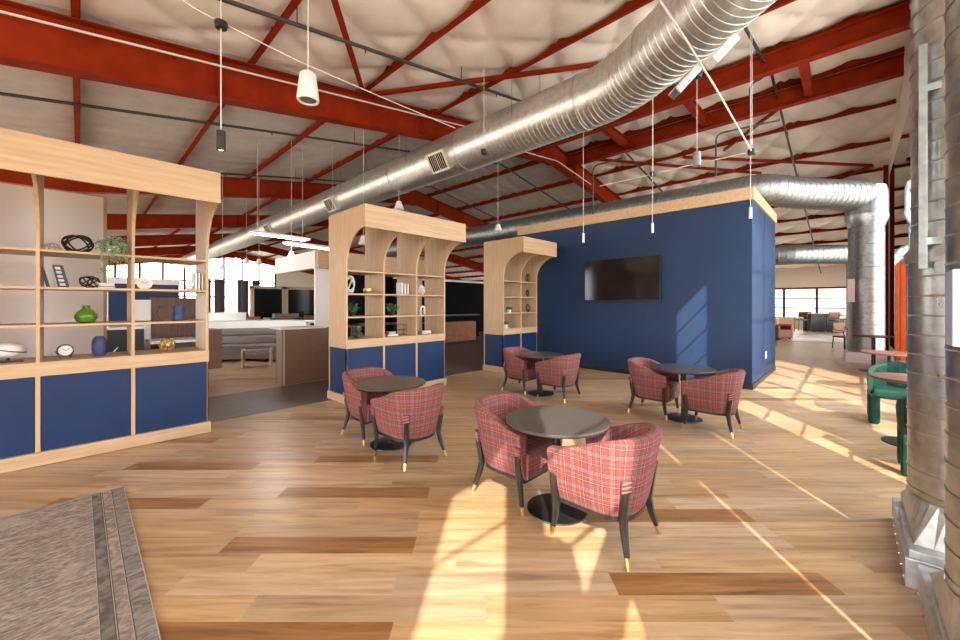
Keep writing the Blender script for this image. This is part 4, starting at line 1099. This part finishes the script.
# ------------------------------------------------------------------ the window side, right
def round_high_table(label, u, v, r, h, mat='redbrown'):
    t = thing('round_table', label, 'table', (u, v, 0), 0, 'red-brown tables by the window wall')
    b = MB(); b.lathe([(r - .02, h - .028), (r, h - .018), (r, h - .004), (r - .004, h), (0, h)], seg=48); b.done('tabletop', mat, t, smooth=40)
    b = MB(); b.lathe([(.035, .02), (.035, h - .04), (.15, h - .03), (0, h - .028)], seg=20); b.done('pedestal', 'black', t, smooth=40)
    b = MB(); b.lathe([(.24, 0), (.24, .01), (.05, .022), (0, .022)], seg=36); b.done('base_plate', 'black', t, smooth=40)
round_high_table('red-brown round table between the green chairs', 6.37, -.49, .34, .735)
round_high_table('red-brown round table beyond the green chairs', 9.45, -.48, .36, .735)
round_high_table('red-brown round table beside the far column duct', 12.7, -.38, .34, .82)
def green_chair(label, loc, rz):
    t = thing('green_chair', label, 'chair', loc, rz, 'green velvet chairs')
    b = MB(); b.box(-.27, -.25, .34, .27, .28, .46); b.done('seat', 'greenvelvet', t, bevel=.04, bseg=3)
    b = MB()
    n = 7; P_ = []
    for k in range(n):
        a = PI + PI * k / (n - 1); P_.append((.31 * math.cos(a), .05 + .33 * math.sin(a)))
    P_ = [(-.31, .25)] + P_ + [(.31, .25)]
    rows = []
    for i, (x, y) in enumerate(P_):
        q = min(i, len(P_) - 1 - i) / (len(P_) // 2); top = .64 + .16 * q
        rows.append([b.bm.verts.new(p) for p in ((x * .97, y * .97, .36), (x * 1.02, y * 1.02, .56), (x * .99, y * .99, top), (x * .8, y * .8, top - .01), (x * .86, y * .86, .36))])
    for p, q in zip(rows, rows[1:]):
        for i in range(5): b.bm.faces.new((p[i], p[(i + 1) % 5], q[(i + 1) % 5], q[i]))
    b.bm.faces.new(rows[0]); b.bm.faces.new(rows[-1][::-1])
    b.done('backrest', 'greenvelvet', t, bevel=.012)
    for sx in (-1, 1):
        for sy, y in ((1, .2), (-1, -.2)):
            b = MB(); b.box(.25 * sx - .055, y - .06, 0, .25 * sx + .055, y + .06, .40); b.done('leg', 'greenvelvet', t, bevel=.035, bseg=3)
    return t
gc = green_chair('dark green velvet chair facing the camera side beyond the red-brown table', (7.35, -.47, 0), PI / 2)
g2 = dup(gc, (5.35, -.565, 0), -PI / 2, 'dark green velvet chair half hidden behind the shiny upright duct'); g2.scale = (.78, .9, .95)
t = thing('translucent_screen', 'tall glowing orange translucent panel in front of the windows beside the column duct', 'panel', (11.2, -.80, 0))
b = MB(); b.prism([(0, .05), (2.6, .05), (2.6, 2.53), (0, 2.47)], 1, 0, .012); b.done('panel', 'orange_glow', t)
for x in (0, 1.3, 2.6): b = MB(); b.box(x - .03, -.004, 0, x + .03, .022, 2.48); b.done('edge_post', 'brownlam', t)
for k, (u, v, rz, lb) in enumerate(((18.3, .15, 2.4, 'brown leather chair with pale legs just beyond the column duct'), (28.0, 2.0, 1.2, 'brown chair at the far tables, left of the group'), (28.5, .55, 2.2, 'brown chair in the middle of the far tables'), (29.9, 1.95, -1., 'brown chair behind the far tables'), (30.35, .3, 2.8, 'brown chair at the right end of the far tables'))):
    side_chair(lb, (u, v, 0), rz, 'brownleather', 'brown chairs on the window side', .9 if k == 0 else 1.1, .45 if k == 0 else .7)
for k, (u, v) in enumerate(((28.9, 1.5), (29.6, .9))):
    t = thing('high_table', ('dark high table at the far windows, left of two', 'dark high table at the far windows, right of two')[k], 'table', (u, v, 0), .5)
    b = MB(); b.box(-.45, -.4, .98, .45, .4, 1.02); b.done('top', 'brownleather', t)
    for s in (-.38, .38): b = MB(); b.box(s - .03, -.3, 0, s + .03, .3, .98); b.done('leg', 'black', t)
def lounge(label, loc, rz, mat):
    t = thing('lounge_chair', label, 'chair', loc, rz)
    b = MB(); b.box(-.35, -.35, .05, .35, .35, .42); b.done('seat', mat, t, bevel=.04); b = MB(); b.box(-.4, -.42, .05, .4, -.3, .85); b.done('backrest', mat, t, bevel=.05)
    for s in (-1, 1): b = MB(); b.box(s * .36 - .06, -.35, .05, s * .36 + .06, .36, .6); b.done('armrest', mat, t, bevel=.03)
    b = MB()
    for x in (-.3, .3):
        for y in (-.3, .3): b.box(x - .03, y - .03, 0, x + .03, y + .03, .06)
    b.done('feet', 'black', t)
lounge('orange lounge chair at the edge of the blue room, far end', (23.2, 2.45, 0), 2.6, 'orange')
lounge('brown lounge chair before the orange one at the blue room edge', (21.6, 2.35, 0), 2.6, 'brownleather')
b = MB(); b.box(-1.1, -.8, .001, 1.1, .8, .012); tag(b.done('floor_mat', 'porcelain', loc=(21.8, 1.45, 0), rotz=.3), 'white mat on the floor before the far lounge chairs', 'rug')
t = thing('wall_panel_box', 'white electrical box on the side of the column duct', 'box', (14.05, -.02, 1.9)); b = MB(); b.box(-.1, -.06, -.3, .05, .08, .3); b.done('body', 'greywall', t)


for k, (px, py, dd) in enumerate(((484, 152, 7.0), (653, 174, 7.25), (752, 152, 6.0))):
    t = thing('junction_box', ('black round junction box on the conduit left of the ridge', 'small junction box on the cable over the blue wall', 'junction box at the foot of the dropping white conduit')[k], 'junction box', at_d(px, py, dd))
    b = MB(); b.lathe([(0, .04), (.055, .04), (.06, .0), (.05, -.04), (0, -.045)], seg=24); b.done('housing', 'black', t, smooth=40)
    b = MB(); b.tube([(0, 0, .035), (0, 0, roof_z(t.location.x) - t.location.z)], .005, 6); b.done('hanger', 'cable', t)
# ------------------------------------------------------------------ camera, sun, sky
cam = bpy.data.cameras.new('camera'); co = bpy.data.objects.new('camera', cam); COL.objects.link(co)
cam.sensor_width = 36; cam.lens = FPX / 960 * 36; cam.shift_y = -16 / 960; cam.clip_start = .05; cam.clip_end = 500
co.location = (0, 0, EYE); co.rotation_euler = (PI / 2, 0, math.atan2(SA, CA) - PI / 2)
scene.camera = co
sl = bpy.data.lights.new('sun', 'SUN'); sl.energy = 8.0; sl.color = (1, .93, .82); sl.angle = math.radians(.53)
so = bpy.data.objects.new('sun', sl); COL.objects.link(so)
so.rotation_euler = Vector((.7695, .6425, -.73)).to_track_quat('-Z', 'Y').to_euler(); so.location = (-20, -20, 25)
wd = bpy.data.worlds.new('sky'); scene.world = wd; wd.use_nodes = True
bg = wd.node_tree.nodes['Background']; bg.inputs['Color'].default_value = (.93, .96, 1., 1); bg.inputs['Strength'].default_value = 6.5
scene.view_settings.view_transform = 'Standard'; scene.view_settings.look = 'None'; scene.view_settings.exposure = .56; scene.view_settings.gamma = 1
scene.view_settings.use_curve_mapping = False
scene.cycles.max_bounces = 10; scene.cycles.diffuse_bounces = 7; scene.cycles.glossy_bounces = 4; scene.cycles.transparent_max_bounces = 12
scene.cycles.use_denoising = True; scene.cycles.sample_clamp_indirect = 8
